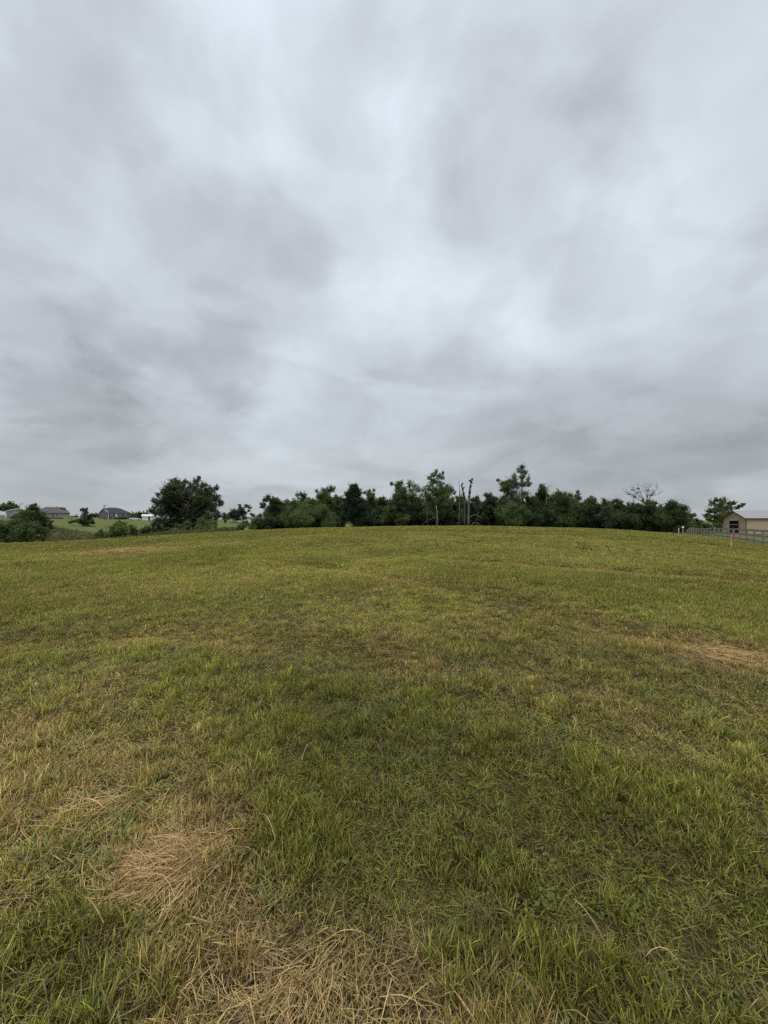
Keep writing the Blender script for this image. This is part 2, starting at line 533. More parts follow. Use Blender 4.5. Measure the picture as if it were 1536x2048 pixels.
def thing(name, label, cat, loc=(0, 0, 0), rotz=0.0, group=None):
    o = bpy.data.objects.new(name, None)
    o.empty_display_size = 0.3
    link(o)
    o.location = loc
    o.rotation_euler = (0, 0, rotz)
    return tag(o, label, cat, group)

def fast_mesh(name, verts, polys, attr=None, attr_name='leaf'):
    """verts (N,3); polys list of (loop array, sides) blocks; attr (N,3) per-vertex colour"""
    me = bpy.data.meshes.new(name)
    me.vertices.add(len(verts))
    me.vertices.foreach_set('co', np.asarray(verts, np.float32).ravel())
    loops = np.concatenate([p.ravel() for p in polys]).astype(np.int32)
    totals = np.concatenate([np.full(len(p), p.shape[1]) for p in polys]).astype(np.int32)
    starts = np.concatenate([[0], np.cumsum(totals)[:-1]]).astype(np.int32)
    me.loops.add(len(loops))
    me.loops.foreach_set('vertex_index', loops)
    me.polygons.add(len(totals))
    me.polygons.foreach_set('loop_start', starts)
    me.polygons.foreach_set('loop_total', totals)
    me.update(calc_edges=True)
    if attr is not None:
        ca = me.color_attributes.new(attr_name, 'FLOAT_COLOR', 'POINT')
        buf = np.ones((len(verts), 4), np.float32)
        buf[:, :attr.shape[1]] = attr
        ca.data.foreach_set('color', buf.ravel())
    return me

class MB:
    """collects boxes, bars, tubes and faces and links them as one mesh object"""
    def __init__(self):
        self.v, self.f = [], []
    def add(self, vs, fs):
        o = len(self.v)
        self.v += [tuple(p) for p in vs]
        self.f += [tuple(i + o for i in q) for q in fs]
    def box(self, x0, x1, y0, y1, z0, z1):
        self.add([(x0, y0, z0), (x1, y0, z0), (x1, y1, z0), (x0, y1, z0), (x0, y0, z1), (x1, y0, z1), (x1, y1, z1), (x0, y1, z1)],
                 [(0, 3, 2, 1), (4, 5, 6, 7), (0, 1, 5, 4), (1, 2, 6, 5), (2, 3, 7, 6), (3, 0, 4, 7)])
    def bar(self, a, b, w, h, up=Vector((0, 0, 1))):
        a, b = Vector(a), Vector(b)
        d = (b - a).normalized()
        s = d.cross(up).normalized() * (w / 2)
        t = s.cross(d).normalized() * (h / 2)
        vs = [a - s - t, a + s - t, a + s + t, a - s + t, b - s - t, b + s - t, b + s + t, b - s + t]
        self.add(vs, [(0, 1, 2, 3), (7, 6, 5, 4), (0, 4, 5, 1), (1, 5, 6, 2), (2, 6, 7, 3), (3, 7, 4, 0)])
    def tube(self, pts, rads, n=6):
        pts = [Vector(p) for p in pts]
        vs, fs = [], []
        for i, p in enumerate(pts):
            d = (pts[min(i + 1, len(pts) - 1)] - pts[max(i - 1, 0)])
            if d.length < 1e-6:
                d = Vector((0, 0, 1))
            d.normalize()
            a = d.cross(Vector((0.13, 0.97, 0.2))).normalized()
            b = d.cross(a)
            for k in range(n):
                t = 2 * math.pi * k / n
                vs.append(p + (a * math.cos(t) + b * math.sin(t)) * rads[i])
        for i in range(len(pts) - 1):
            for k in range(n):
                k2 = (k + 1) % n
                fs.append((i * n + k, i * n + k2, (i + 1) * n + k2, (i + 1) * n + k))
        fs.append(tuple(range(n - 1, -1, -1)))
        fs.append(tuple((len(pts) - 1) * n + k for k in range(n)))
        self.add(vs, fs)
    def ring(self, c, r, x0, x1, n=14):
        """a short cylinder lying along x (wheel)"""
        vs, fs = [], []
        for x in (x0, x1):
            for k in range(n):
                t = 2 * math.pi * k / n
                vs.append((x, c[0] + r * math.cos(t), c[1] + r * math.sin(t)))
        for k in range(n):
            fs.append((k, (k + 1) % n, n + (k + 1) % n, n + k))
        fs.append(tuple(range(n - 1, -1, -1)))
        fs.append(tuple(range(n, 2 * n)))
        self.add(vs, fs)
    def build(self, name, m, parent=None, smooth=False, kind=None):
        me = bpy.data.meshes.new(name)
        me.from_pydata(self.v, [], self.f)
        me.update()
        if smooth:
            me.polygons.foreach_set('use_smooth', [True] * len(me.polygons))
        me.materials.append(MATS[m] if isinstance(m, str) else m)
        o = link(bpy.data.objects.new(name, me), parent)
        if kind:
            o['kind'] = kind
        return o

# ---------------------------------------------------------------- the ground
def build_ground():
    front = np.radians(np.arange(-52, 52.01, 0.4))
    rest = np.radians(np.concatenate([np.arange(55, 180, 5.0), np.arange(180, 306, 5.0)]))
    th = np.concatenate([front, rest])
    rr = np.concatenate([[0.25], np.exp(np.linspace(math.log(0.5), math.log(1590), 330))])
    T, Rr = np.meshgrid(th, rr, indexing='xy')
    X, Y = Rr * np.sin(T), Rr * np.cos(T)
    Z = ground_z(X.ravel(), Y.ravel()).reshape(X.shape)
    Z = Z - rut(X, Y, 0.35) * 0.05
    nt, nr = len(th), len(rr)
    verts = np.stack([X.ravel(), Y.ravel(), Z.ravel()], 1)
    i, j = np.meshgrid(np.arange(nt), np.arange(nr - 1), indexing='xy')
    a = (j * nt + i).ravel(); b = (j * nt + (i + 1) % nt).ravel()
    quads = np.stack([a, b, b + nt, a + nt], 1)[:, ::-1]
    centre = len(verts)
    verts = np.vstack([verts, [[0, 0, float(ground_z(0, 0.01)[0])]]])
    k = np.arange(nt)
    tris = np.stack([k, (k + 1) % nt, np.full(nt, centre)], 1)
    # which cover grows where: hay field / lawn beyond / rough weedy bank
    x, y = verts[:, 0], verts[:, 1]
    u = x / np.maximum(y, 1e-3)
    pxs = u * F + 768
    dist = y
    edge = (fbm(x, y, 0.06, 31, 3) - 0.5)
    lawn = np.clip((dist - 58 - edge * 10) / 8, 0, 1)
    right = np.clip((x - (9.6 + 0.62 * y) + 1.0) / 1.2, 0, 1) * (y > 10)
    lawn = np.maximum(lawn, right)
    bank_far = np.interp(pxs, [0, 60, 120, 190, 260, 420, 480, 700], [172, 165, 136, 112, 96, 112, 128, 110])
    bank = np.clip((bank_far + edge * 26 - dist) / 8, 0, 1) * np.clip((dist - 52) / 8, 0, 1) * (pxs < 760)
    bank = bank * np.clip(1 - (pxs - 300) / 100, 0.35, 1)
    attr = np.stack([lawn, bank, np.zeros_like(lawn)], 1)
    me = fast_mesh('ground', verts, [quads, tris[:, ::-1]], attr, 'cover')
    me.polygons.foreach_set('use_smooth', [True] * len(me.polygons))
    t = NT('ground_cover')
    p = t.pos()
    sep = t.new('ShaderNodeSeparateColor')
    t.l.new(t.attr('cover').outputs['Color'], sep.inputs[0])
    f1 = t.math('ADD', t.math('MULTIPLY', t.noise(9.0, 5, 0.7, p), .6), t.math('MULTIPLY', t.noise(70.0, 4, 0.7, p), .4))
    f2 = t.noise(0.55, 4, 0.6, p)
    f3 = t.noise(0.12, 4, 0.6, p)
    thatch = t.mix(f2, t.ramp(f1, [(0.3, (.017, .012, .006)), (0.7, (.070, .050, .020))]), t.ramp(f1, [(0.3, (.017, .016, .006)), (0.7, (.070, .062, .020))]))
    lawn_c = t.mix(f3, t.ramp(f1, [(0.3, (.050, .068, .016)), (0.7, (.095, .115, .030))]), t.ramp(f1, [(0.3, (.075, .085, .022)), (0.7, (.125, .132, .038))]))
    bank_c = t.mix(f2, t.ramp(f1, [(0.3, (.060, .058, .032)), (0.7, (.135, .120, .068))]), t.ramp(f1, [(0.3, (.055, .065, .030)), (0.7, (.120, .125, .058))]))
    c = t.mix(sep.outputs[0], thatch, lawn_c)
    c = t.mix(sep.outputs[1], c, bank_c)
    bmp = t.new('ShaderNodeBump')
    bmp.inputs['Strength'].default_value = 0.6
    bmp.inputs['Distance'].default_value = 0.08
    t.l.new(t.noise(6.0, 6, 0.7, p), bmp.inputs['Height'])
    me.materials.append(t.done(t.bsdf(c, 0.95, 0.1, 0, bmp.outputs[0])))
    o = link(bpy.data.objects.new('ground', me))
    o['kind'] = 'structure'
build_ground()

# ---------------------------------------------------------------- grass
def blades(rng, n, spread, L, w, tilt, curve, segs=3, z0=(0, 0), taper=0.75):
    ph = rng.uniform(0, 2 * np.pi, n)
    rad = spread * np.sqrt(rng.uniform(0, 1, n))
    bx, by = rad * np.cos(ph), rad * np.sin(ph)
    az = rng.uniform(0, 2 * np.pi, n)
    ln = rng.uniform(L[0], L[1], n)
    wd = rng.uniform(w[0], w[1], n)
    ti = rng.uniform(tilt[0], tilt[1], n)
    cu = rng.uniform(curve[0], curve[1], n)
    zz = rng.uniform(z0[0], z0[1], n)
    tw = rng.uniform(-0.9, 0.9, n)
    r1, r2 = rng.uniform(0, 1, n), rng.uniform(0, 1, n)
    nv = 2 * segs + 1
    V = np.zeros((n, nv, 3)); A = np.zeros((n, nv, 3))
    x, y, z = bx.copy(), by.copy(), zz.copy()
    side = np.stack([-np.sin(az + tw), np.cos(az + tw), np.zeros(n)], 1)
    for s in range(segs + 1):
        t = s / segs
        if s == segs:
            V[:, 2 * s] = np.stack([x, y, z], 1)
            A[:, 2 * s] = np.stack([r1, np.full(n, t), r2], 1)
        else:
            hw = (wd * (1 - taper * t ** 1.6) / 2)[:, None]
            c = np.stack([x, y, z], 1)
            V[:, 2 * s] = c - side * hw
            V[:, 2 * s + 1] = c + side * hw
            A[:, 2 * s] = A[:, 2 * s + 1] = np.stack([r1, np.full(n, t), r2], 1)
        a = ti + cu * (t + 0.5 / segs)
        st = ln / segs
        x = x + st * np.sin(a) * np.cos(az)
        y = y + st * np.sin(a) * np.sin(az)
        z = np.maximum(z + st * np.cos(a), 0.004)
    base = (np.arange(n) * nv)[:, None]
    quads = np.concatenate([base + np.array([[2 * s, 2 * s + 1, 2 * s + 3, 2 * s + 2]]) for s in range(segs - 1)]) if segs > 1 else np.zeros((0, 4), int)
    tris = base + np.array([[2 * segs - 2, 2 * segs - 1, 2 * segs]])
    return V.reshape(-1, 3), A.reshape(-1, 3), quads, tris

def leaf_weed(rng, n, h, size):
    """low broad-leaved weed: small oval leaves held at odd angles on short stalks"""
    V, A, Q = [], [], []
    for i in range(n):
        a = rng.uniform(0, 6.283); r = 0.07 * math.sqrt(rng.uniform())
        c = np.array([r * math.cos(a), r * math.sin(a), rng.uniform(*h)])
        az = rng.uniform(0, 6.283); dip = rng.uniform(-0.5, 0.6)
        d = np.array([math.cos(az) * math.cos(dip), math.sin(az) * math.cos(dip), -math.sin(dip)])
        s = np.array([-math.sin(az), math.cos(az), rng.uniform(-.3, .3)])
        L = rng.uniform(*size); w = L * rng.uniform(.28, .4)
        o = len(V)
        V += [c, c + d * L * .45 - s * w, c + d * L, c + d * L * .45 + s * w]
        q = rng.uniform()
        A += [[rng.uniform() * .5, .8, q]] * 4
        Q.append([o, o + 1, o + 2, o + 3])
    return np.array(V), np.array(A), np.array(Q), np.zeros((0, 3), int)

protos = bpy.data.collections.new('grass_kinds')        # never linked to the scene: only the source of the tufts
KIND = {}
def proto(key, data, m):
    V, A, Q, T = data
    polys = [p for p in (Q, T) if len(p)]
    me = fast_mesh('grass_tuft', V, polys, A, 'blade')
    me.materials.append(MATS[m])
    i = len(protos.objects)
    o = bpy.data.objects.new('grass_tuft_%03d' % i, me)
    protos.objects.link(o)
    KIND.setdefault(key, []).append(i)

rg = np.random.default_rng(42)
for i in range(5):
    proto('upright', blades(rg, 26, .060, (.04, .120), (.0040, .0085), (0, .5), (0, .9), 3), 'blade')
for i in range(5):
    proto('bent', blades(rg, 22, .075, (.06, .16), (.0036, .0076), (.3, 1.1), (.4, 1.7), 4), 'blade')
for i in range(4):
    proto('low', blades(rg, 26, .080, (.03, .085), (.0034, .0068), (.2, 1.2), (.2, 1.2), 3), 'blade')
for i in range(5):
    proto('clip', blades(rg, 12, .090, (.06, .20), (.0026, .0056), (1.25, 1.7), (-.35, .35), 4, (.01, .05)), 'clipping')
for i in range(4):
    proto('wide', blades(rg, 11, .050, (.08, .18), (.008, .0135), (.25, 1.15), (.2, 1.2), 4), 'wide_blade')
for i in range(4):
    proto('weed', leaf_weed(rg, 18, (.015, .075), (.014, .034)), 'weed_leaf')
for i in range(4):
    proto('litter', blades(rg, 40, .10, (.03, .11), (.0022, .0052), (1.2, 1.65), (-.5, .5), 3, (.002, .022)), 'litter')
for i in range(2):
    proto('tall', blades(rg, 34, .055, (.07, .155), (.0040, .0080), (0, .45), (0, .8), 4), 'blade')
for i in range(4):
    proto('mid_up', blades(rg, 34, .13, (.05, .135), (.005, .009), (0, .6), (0, 1.0), 2), 'blade')
for i in range(3):
    proto('mid_bent', blades(rg, 28, .15, (.06, .15), (.005, .008), (.5, 1.3), (.2, 1.2), 2), 'blade')
for i in range(4):
    proto('far_up', blades(rg, 44, .30, (.05, .14), (.012, .022), (0, .7), (0, .8), 1), 'blade')
for i in range(2):
    proto('far_bent', blades(rg, 36, .32, (.06, .14), (.012, .020), (.5, 1.3), (0, .8), 1), 'blade')

# places on the field where the hay was thicker, drier or greener
def spot(px, py, r, amt):
    p = hit(px, py)
    return (p.x, p.y, r, amt)
DRY_SPOTS = [spot(*a) for a in (
    (450, 1850, .16, .7), (530, 1920, .16, .7), (700, 1960, .2, .5), (1000, 2030, .2, .45),
    (310, 1750, .42, .75), (420, 1650, .30, .45), (130, 1560, .45, .40), (60, 1480, .5, .35), (600, 2000, .36, .36), (860, 1990, .30, .22), (760, 1880, .20, .25),
    (1470, 1312, .6, .5), (1330, 1290, .7, .2), (1080, 2040, .2, .4), (260, 1104, 2.2, .5), (30, 1400, .6, .4), (1290, 1510, .35, .25), (300, 1480, .3, .35),
    (720, 1210, .8, .25), (1000, 1250, .8, .25), (560, 1150, 1.4, .25), (820, 1080, 6, .15), (460, 1080, 4, .18), (1100, 1075, 5, .15))]
GREEN_SPOTS = [spot(*a) for a in (
    (650, 1420, .7, .35), (700, 1560, .5, .4), (880, 1680, .45, .4), (1050, 1800, .4, .35), (1330, 1900, .4, .3), (950, 1500, .6, .25), (1150, 1940, .3, .3), (200, 1950, .25, .45), (90, 1880, .25, .35), (1430, 1760, .35, .45), (1500, 1900, .25, .4), (1200, 1660, .4, .2), (700, 1700, .35, .4),
    (560, 1340, .9, .25), (1100, 1560, .5, .2), (1480, 1620, .5, .3), (1250, 1850, .25, .15), (1300, 1180, 3, .2))]
def dryness(x, y):
    d = 0.29 + (fbm(x, y, 1.6, 71, 5, .8) - 0.5) * 0.80 + (fbm(x, y, 0.16, 73, 3) - 0.5) * 0.40
    for (sx, sy, r, a) in DRY_SPOTS:
        d = d + 0.42 * a * np.exp(-((x - sx) ** 2 + (y - sy) ** 2) / (r * r))
    for (sx, sy, r, a) in GREEN_SPOTS:
        d = d - a * np.exp(-((x - sx) ** 2 + (y - sy) ** 2) / (r * r))
    d = d + 0.22 * rut(x, y, 0.6)
    d = d + 0.15 * np.clip((3.2 - y) / 2, 0, 1)
    d = d - 0.12 * np.clip((y - 5) / 12, 0, 1)
    rows = vnoise(x * 0.12 + y * 0.5, y * 0.04, 0.9, 91)          # faint swaths across the far field
    d = d + (rows - 0.5) * 0.35 * np.clip((y - 12) / 20, 0, 1)
    return np.clip(d, 0, 1)

def scatter():
    px_, py_, rot_, scl_, idx_, dry_, tone_ = [], [], [], [], [], [], []
    rng = np.random.default_rng(7)
    bands = [(0.6, 5.0, -260), (5.0, 9.0, -130), (0.6, 3.0, 1050), (3.0, 6.0, 760), (6.0, 10.0, 640), (10.0, 16.0, 220), (16.0, 27.0, 100), (27.0, 45.0, 24), (45.0, 72.0, 10)]
    half = R(54)
    oy = -1.4                                   # the sown sector starts behind the camera
    for (r0, r1, den) in bands:
        area = half * ((r1 - oy) ** 2 - (r0 - 0.2 if r0 < 1 else (r0 - oy)) ** 2)
        n = int(area * abs(den))
        rr = np.sqrt(rng.uniform((0.3 if r0 < 1 else r0 - oy) ** 2, (r1 - oy) ** 2, n))
        th = rng.uniform(-half, half, n)
        x, y = rr * np.sin(th), rr * np.cos(th) + oy
        ok = (y > -0.6) & (x < 9.6 + 0.62 * y + 3)
        x, y = x[ok], y[ok]
        n = len(x)
        dist = np.hypot(x, y)
        d = dryness(x, y)
        clump = fbm(x, y, 2.6, 55, 3, .6)
        keep = rng.uniform(0, 1, n) < np.clip(0.88 + 1.0 * (clump - 0.42), 0.78, 1)
        x, y, d, clump, dist = x[keep], y[keep], d[keep], clump[keep], dist[keep]
        n = len(x)
        k = np.zeros(n, int)
        q = rng.uniform(0, 1, n)
        weedy = fbm(x, y, 1.1, 33, 3)
        lod = dist * rng.uniform(0.8, 1.25, n)
        for i in range(n):
            if den < 0:
                key = 'litter'
            elif lod[i] < 9:
                if d[i] > 0.55 and q[i] < 0.30:
                    key = 'clip'
                elif q[i] < 0.17:
                    key = 'clip'
                elif weedy[i] > 0.50 and q[i] > 0.92:
                    key = 'weed'
                elif weedy[i] < 0.42 and q[i] > 0.86 and d[i] < .5:
                    key = 'wide'
                elif clump[i] > 0.60 and q[i] > 0.66:
                    key = 'tall'
                elif clump[i] > 0.50:
                    key = 'upright'
                elif q[i] < 0.5:
                    key = 'low'
                else:
                    key = 'bent'
            elif lod[i] < 27:
                key = 'mid_up' if q[i] < 0.68 else 'mid_bent'
            else:
                key = 'far_up' if q[i] < 0.75 else 'far_bent'
            ks = KIND[key]
            k[i] = ks[int(rng.integers(len(ks)))]
        s = rng.uniform(0.72, 1.2, n) * np.where(lod < 9, 0.69, 0.92) * (0.66 + 0.50 * np.clip(clump, 0, 1)) * (1 - 0.18 * rut(x, y, 0.4))
        z = ground_z(x, y) - rut(x, y, 0.35) * 0.05 - 0.004
        px_.append(np.stack([x, y, z], 1))
        tl = 0.14
        rot_.append(np.stack([rng.normal(0, tl, n), rng.normal(0, tl, n), rng.uniform(0, 6.283, n)], 1))
        scl_.append(s); idx_.append(k); dry_.append(np.clip(d + rng.normal(0, .13, n), 0, 1))
        dk = np.zeros(n)
        for (sx, sy, rr_, a_) in GREEN_SPOTS:
            dk = dk + a_ * np.exp(-((x - sx) ** 2 + (y - sy) ** 2) / (1.3 * rr_ * rr_))
        tone_.append(np.clip((1 - .45 * np.clip(dk, 0, .6)) * (0.80 + 0.55 * (fbm(x, y, 0.5, 81, 3) - 0.5) + rng.normal(0, .16, n) + 0.22), .4, 1.7))
    pos = np.concatenate(px_)
    me = bpy.data.meshes.new('grass')
    me.vertices.add(len(pos))
    me.vertices.foreach_set('co', pos.astype(np.float32).ravel())
    def put(name, typ, arr, key):
        a = me.attributes.new(name, typ, 'POINT')
        a.data.foreach_set(key, np.ascontiguousarray(arr).ravel())
    put('rot', 'FLOAT_VECTOR', np.concatenate(rot_).astype(np.float32), 'vector')
    put('scl', 'FLOAT', np.concatenate(scl_).astype(np.float32), 'value')
    put('idx', 'INT', np.concatenate(idx_).astype(np.int32), 'value')
    put('dry', 'FLOAT', np.concatenate(dry_).astype(np.float32), 'value')
    put('tone', 'FLOAT', np.concatenate(tone_).astype(np.float32), 'value')
    print('grass tufts', len(pos))
    o = link(bpy.data.objects.new('grass', me))
    o['kind'] = 'stuff'
    tag(o, 'mown yellow green hay grass with straw and weeds covering the field', 'grass')
    for m in ('blade', 'wide_blade', 'clipping', 'weed_leaf', 'litter'):
        me.materials.append(MATS[m])
    ng = bpy.data.node_groups.new('grass_spread', 'GeometryNodeTree')
    ng.interface.new_socket('Geometry', in_out='INPUT', socket_type='NodeSocketGeometry')
    ng.interface.new_socket('Geometry', in_out='OUTPUT', socket_type='NodeSocketGeometry')
    N, Lk = ng.nodes, ng.links
    gi, go = N.new('NodeGroupInput'), N.new('NodeGroupOutput')
    iop = N.new('GeometryNodeInstanceOnPoints')
    ci = N.new('GeometryNodeCollectionInfo')
    ci.inputs['Collection'].default_value = protos
    ci.inputs['Separate Children'].default_value = True
    ci.inputs['Reset Children'].default_value = True
    def named(nm, typ):
        a = N.new('GeometryNodeInputNamedAttribute')
        a.data_type = typ
        a.inputs['Name'].default_value = nm
        return a.outputs['Attribute']
    Lk.new(gi.outputs[0], iop.inputs['Points'])
    Lk.new(ci.outputs[0], iop.inputs['Instance'])
    iop.inputs['Pick Instance'].default_value = True
    Lk.new(named('idx', 'INT'), iop.inputs['Instance Index'])
    Lk.new(named('rot', 'FLOAT_VECTOR'), iop.inputs['Rotation'])
    Lk.new(named('scl', 'FLOAT'), iop.inputs['Scale'])
    Lk.new(iop.outputs[0], go.inputs[0])
    md = o.modifiers.new('spread', 'NODES')
    md.node_group = ng
scatter()

# ---------------------------------------------------------------- heaps of dry hay
def straw_ribbons(rng, starts, az, ln, wd, bow, lift):
    n = len(starts)
    segs = 5
    V = np.zeros((n, segs + 1, 2, 3)); A = np.zeros((n, segs + 1, 2, 3))
    r1, r2 = rng.uniform(0, 1, n), rng.uniform(0, 1, n)
    x, y = starts[:, 0].copy(), starts[:, 1].copy()
    a = az - bow / 2
    for s in range(segs + 1):
        t = s / segs
        g = ground_z(x, y)
        z = g + lift * (0.35 + 0.65 * np.sin(np.pi * t)) + 0.012
        hw = wd / 2 * (1 - 0.5 * t)
        sd_ = np.stack([-np.sin(a), np.cos(a), rng.uniform(-.5, .5, n)], 1)
        c = np.stack([x, y, z], 1)
        V[:, s, 0] = c - sd_ * hw[:, None]
        V[:, s, 1] = c + sd_ * hw[:, None]
        A[:, s, 0] = A[:, s, 1] = np.stack([r1, np.full(n, .9), r2], 1)
        x = x + np.cos(a) * ln / segs
        y = y + np.sin(a) * ln / segs
        a = a + bow / segs
    b = (np.arange(n) * (segs + 1) * 2)[:, None]
    Q = np.concatenate([b + np.array([[2 * s, 2 * s + 1, 2 * s + 3, 2 * s + 2]]) for s in range(segs)])
    return V.reshape(-1, 3), A.reshape(-1, 3), Q

def hay_heap(label, px, py, rx, ry, n, main_az, swirl, seed, thick=0.07, length=(.14, .34), w=(.002, .0042)):
    rng = np.random.default_rng(seed)
    c = hit(px, py)
    gx, gy = rng.normal(0, .5, n), rng.normal(0, .5, n)
    st = np.stack([c.x + gx * rx, c.y + gy * ry], 1)
    az = main_az + swirl * (gx - 0.6 * gy) + rng.normal(0, .42, n) + np.pi * (rng.uniform(0, 1, n) < .5)
    prof = np.exp(-(gx ** 2 + gy ** 2) / .5)
    lift = rng.uniform(0.1, 1, n) * thick * (0.35 + 0.8 * prof)
    ln = rng.uniform(length[0], length[1], n)
    st = st - np.stack([np.cos(az), np.sin(az)], 1) * (ln / 2)[:, None]
    V, A, Q = straw_ribbons(rng, st, az, ln, rng.uniform(w[0], w[1], n), rng.normal(0, .9, n), lift)
    me = fast_mesh('hay_heap', V, [Q], A, 'blade')
    me.materials.append(MATS['straw'])
    o = link(bpy.data.objects.new('hay_heap', me))
    tag(o, label, 'hay')
    return o
hay_heap('large flattened heap of tan dry hay in the left foreground', 318, 1745, .24, .19, 800, .25, .9, 3, .045, (.08, .27), (.0016, .0038))
hay_heap('thin wisp of curled dry hay just behind the large foreground heap', 170, 1640, .34, .20, 170, .5, 1.5, 4, .05)
hay_heap('loose tangle of pale dry hay at the bottom edge of the photo', 590, 1985, .30, .16, 200, .9, 1.8, 5, .02, (.07, .16), (.0014, .0032))
hay_heap('dry hay heap at the right edge lying in the middle of the field', 1482, 1316, .46, .24, 300, -.3, .9, 6, .03, (.15, .40), (.003, .007))
hay_heap('thin streak of pinkish dry hay far across the field on the left', 240, 1103, 2.6, 1.6, 1100, .1, .4, 7, .12, (.3, .7), (.012, .022))

# single stalks of cut hay strewn over the near grass
def loose_stalks():
    rng = np.random.default_rng(12)
    n = 1100
    r = 0.9 + 6.0 * rng.uniform(0, 1, n) ** 1.3
    th = rng.uniform(-R(50), R(50), n)
    x, y = r * np.sin(th), r * np.cos(th)
    d = dryness(x, y)
    k = rng.uniform(0, 1, n) < (0.10 + 0.7 * d)
    x, y = x[k], y[k]
    n = len(x)
    V, A, Q = straw_ribbons(rng, np.stack([x, y], 1), rng.uniform(0, 6.28, n), rng.uniform(.06, .20, n), rng.uniform(.0016, .0036, n), rng.normal(0, .6, n), rng.uniform(.03, .10, n))
    me = fast_mesh('loose_hay', V, [Q], A, 'blade')
    me.materials.append(MATS['straw'])
    o = link(bpy.data.objects.new('loose_hay', me))
    o['kind'] = 'stuff'
    tag(o, 'single pale stalks of cut hay strewn over the near grass', 'hay')
loose_stalks()

# ---------------------------------------------------------------- trees
def crown(name, blobs, leaf, dens, m, rng, parent, sub=0.42, flat=0.8, hollow=0.25, sprays=False):
    """blobs: (centre, rx, ry, rz) in the tree's own frame; leaf clumps spread round each"""
    Vs, As = [], []
    for (c, rx, ry, rz) in blobs:
        area = math.pi * rx * rz
        nsub = max(4, int(area / (math.pi * (sub * min(rx, rz)) ** 2) * 3.0))
        nl = max(8, int(7.0 * dens * area / (leaf * leaf) / nsub))
        d = rng.normal(0, 1, (nsub, 3)); d /= np.linalg.norm(d, axis=1)[:, None]
        rad = rng.uniform(hollow, 1.0, nsub) ** 0.7
        sc = np.array([rx, ry, rz])
        cs = np.array(c) + d * rad[:, None] * sc * 0.80
        sr = sub * min(rx, rz) * rng.uniform(.55, 1.15, nsub)
        tone = rng.uniform(0, 1, nsub)
        dd = rng.normal(0, 1, (nsub, nl, 3)); dd /= np.linalg.norm(dd, axis=2)[:, :, None]
        dd = dd * rng.uniform(0, 1, (nsub, nl, 1)) ** .45 * 1.3
        p = cs[:, None, :] + dd * sr[:, None, None] * np.array([1, 1, flat])
        p = p.reshape(-1, 3)
        tn = np.clip(np.repeat(tone, nl) * 0.7 + rng.uniform(-.1, .4, len(p)), 0, 1)
        n = len(p)
        a = rng.normal(0, 1, (n, 3)); a /= np.linalg.norm(a, axis=1)[:, None]
        b = np.cross(a, rng.normal(0, 1, (n, 3))); b /= np.linalg.norm(b, axis=1)[:, None]
        L = leaf * rng.uniform(.55, 1.25, n)[:, None]
        W = L * rng.uniform(.45, .8, n)[:, None]
        V = np.stack([p - a * L * .5, p - b * W * .5 + a * L * .05, p + a * L * .5, p + b * W * .5 + a * L * .05], 1)
        Vs.append(V.reshape(-1, 3)); As.append(np.repeat(tn, 4))
    if sprays:                                  # leafy shoots standing out of the crown
        for (c, rx, ry, rz) in blobs:
            ns = 5
            d = rng.normal(0, 1, (ns, 3)); d[:, 2] = np.abs(d[:, 2]) + .15
            d /= np.linalg.norm(d, axis=1)[:, None]
            t_ = rng.uniform(0, 1, (ns, 16, 1))
            grow_ = np.array([rx, ry, rz]) * (.80 + rng.uniform(.25, .65, (ns, 1, 1)) * t_)
            p = (np.array(c) + d[:, None, :] * grow_ + rng.normal(0, .07, (ns, 16, 3)) * (rx + rz) * (1.1 - t_) * .6 + np.array([0, 0, .18]) * rz * t_).reshape(-1, 3)
            n = len(p)
            a = rng.normal(0, 1, (n, 3)); a /= np.linalg.norm(a, axis=1)[:, None]
            b = np.cross(a, rng.normal(0, 1, (n, 3))); b /= np.linalg.norm(b, axis=1)[:, None]
            L = leaf * rng.uniform(.5, 1.05, n)[:, None]; W_ = L * .55
            Vs.append(np.stack([p - a * L * .5, p - b * W_ * .5, p + a * L * .5, p + b * W_ * .5], 1).reshape(-1, 3))
            As.append(np.repeat(rng.uniform(.3, 1, n), 4))
    V = np.concatenate(Vs); T = np.concatenate(As)
    Q = np.arange(len(V)).reshape(-1, 4)
    me = fast_mesh(name, V, [Q], np.stack([T, T, T], 1), 'leaf')
    me.materials.append(MATS[m])
    return link(bpy.data.objects.new(name, me), parent)

def limb(mb, rng, a, b, r0, r1, bend=0.12, n=5, sides=5):
    a, b = Vector(a), Vector(b)
    L = (b - a).length
    pts, rad = [], []
    o = Vector((rng.normal(), rng.normal(), abs(rng.normal()) * .6)) * bend * L
    for i in range(n + 1):
        t = i / n
        p = a.lerp(b, t) + o * (math.sin(math.pi * t)) * .6 + Vector((rng.normal(), rng.normal(), 0)) * bend * L * .12 * (0 < i < n)
        pts.append(p); rad.append(r0 + (r1 - r0) * t)
    mb.tube(pts, rad, sides)
    return pts

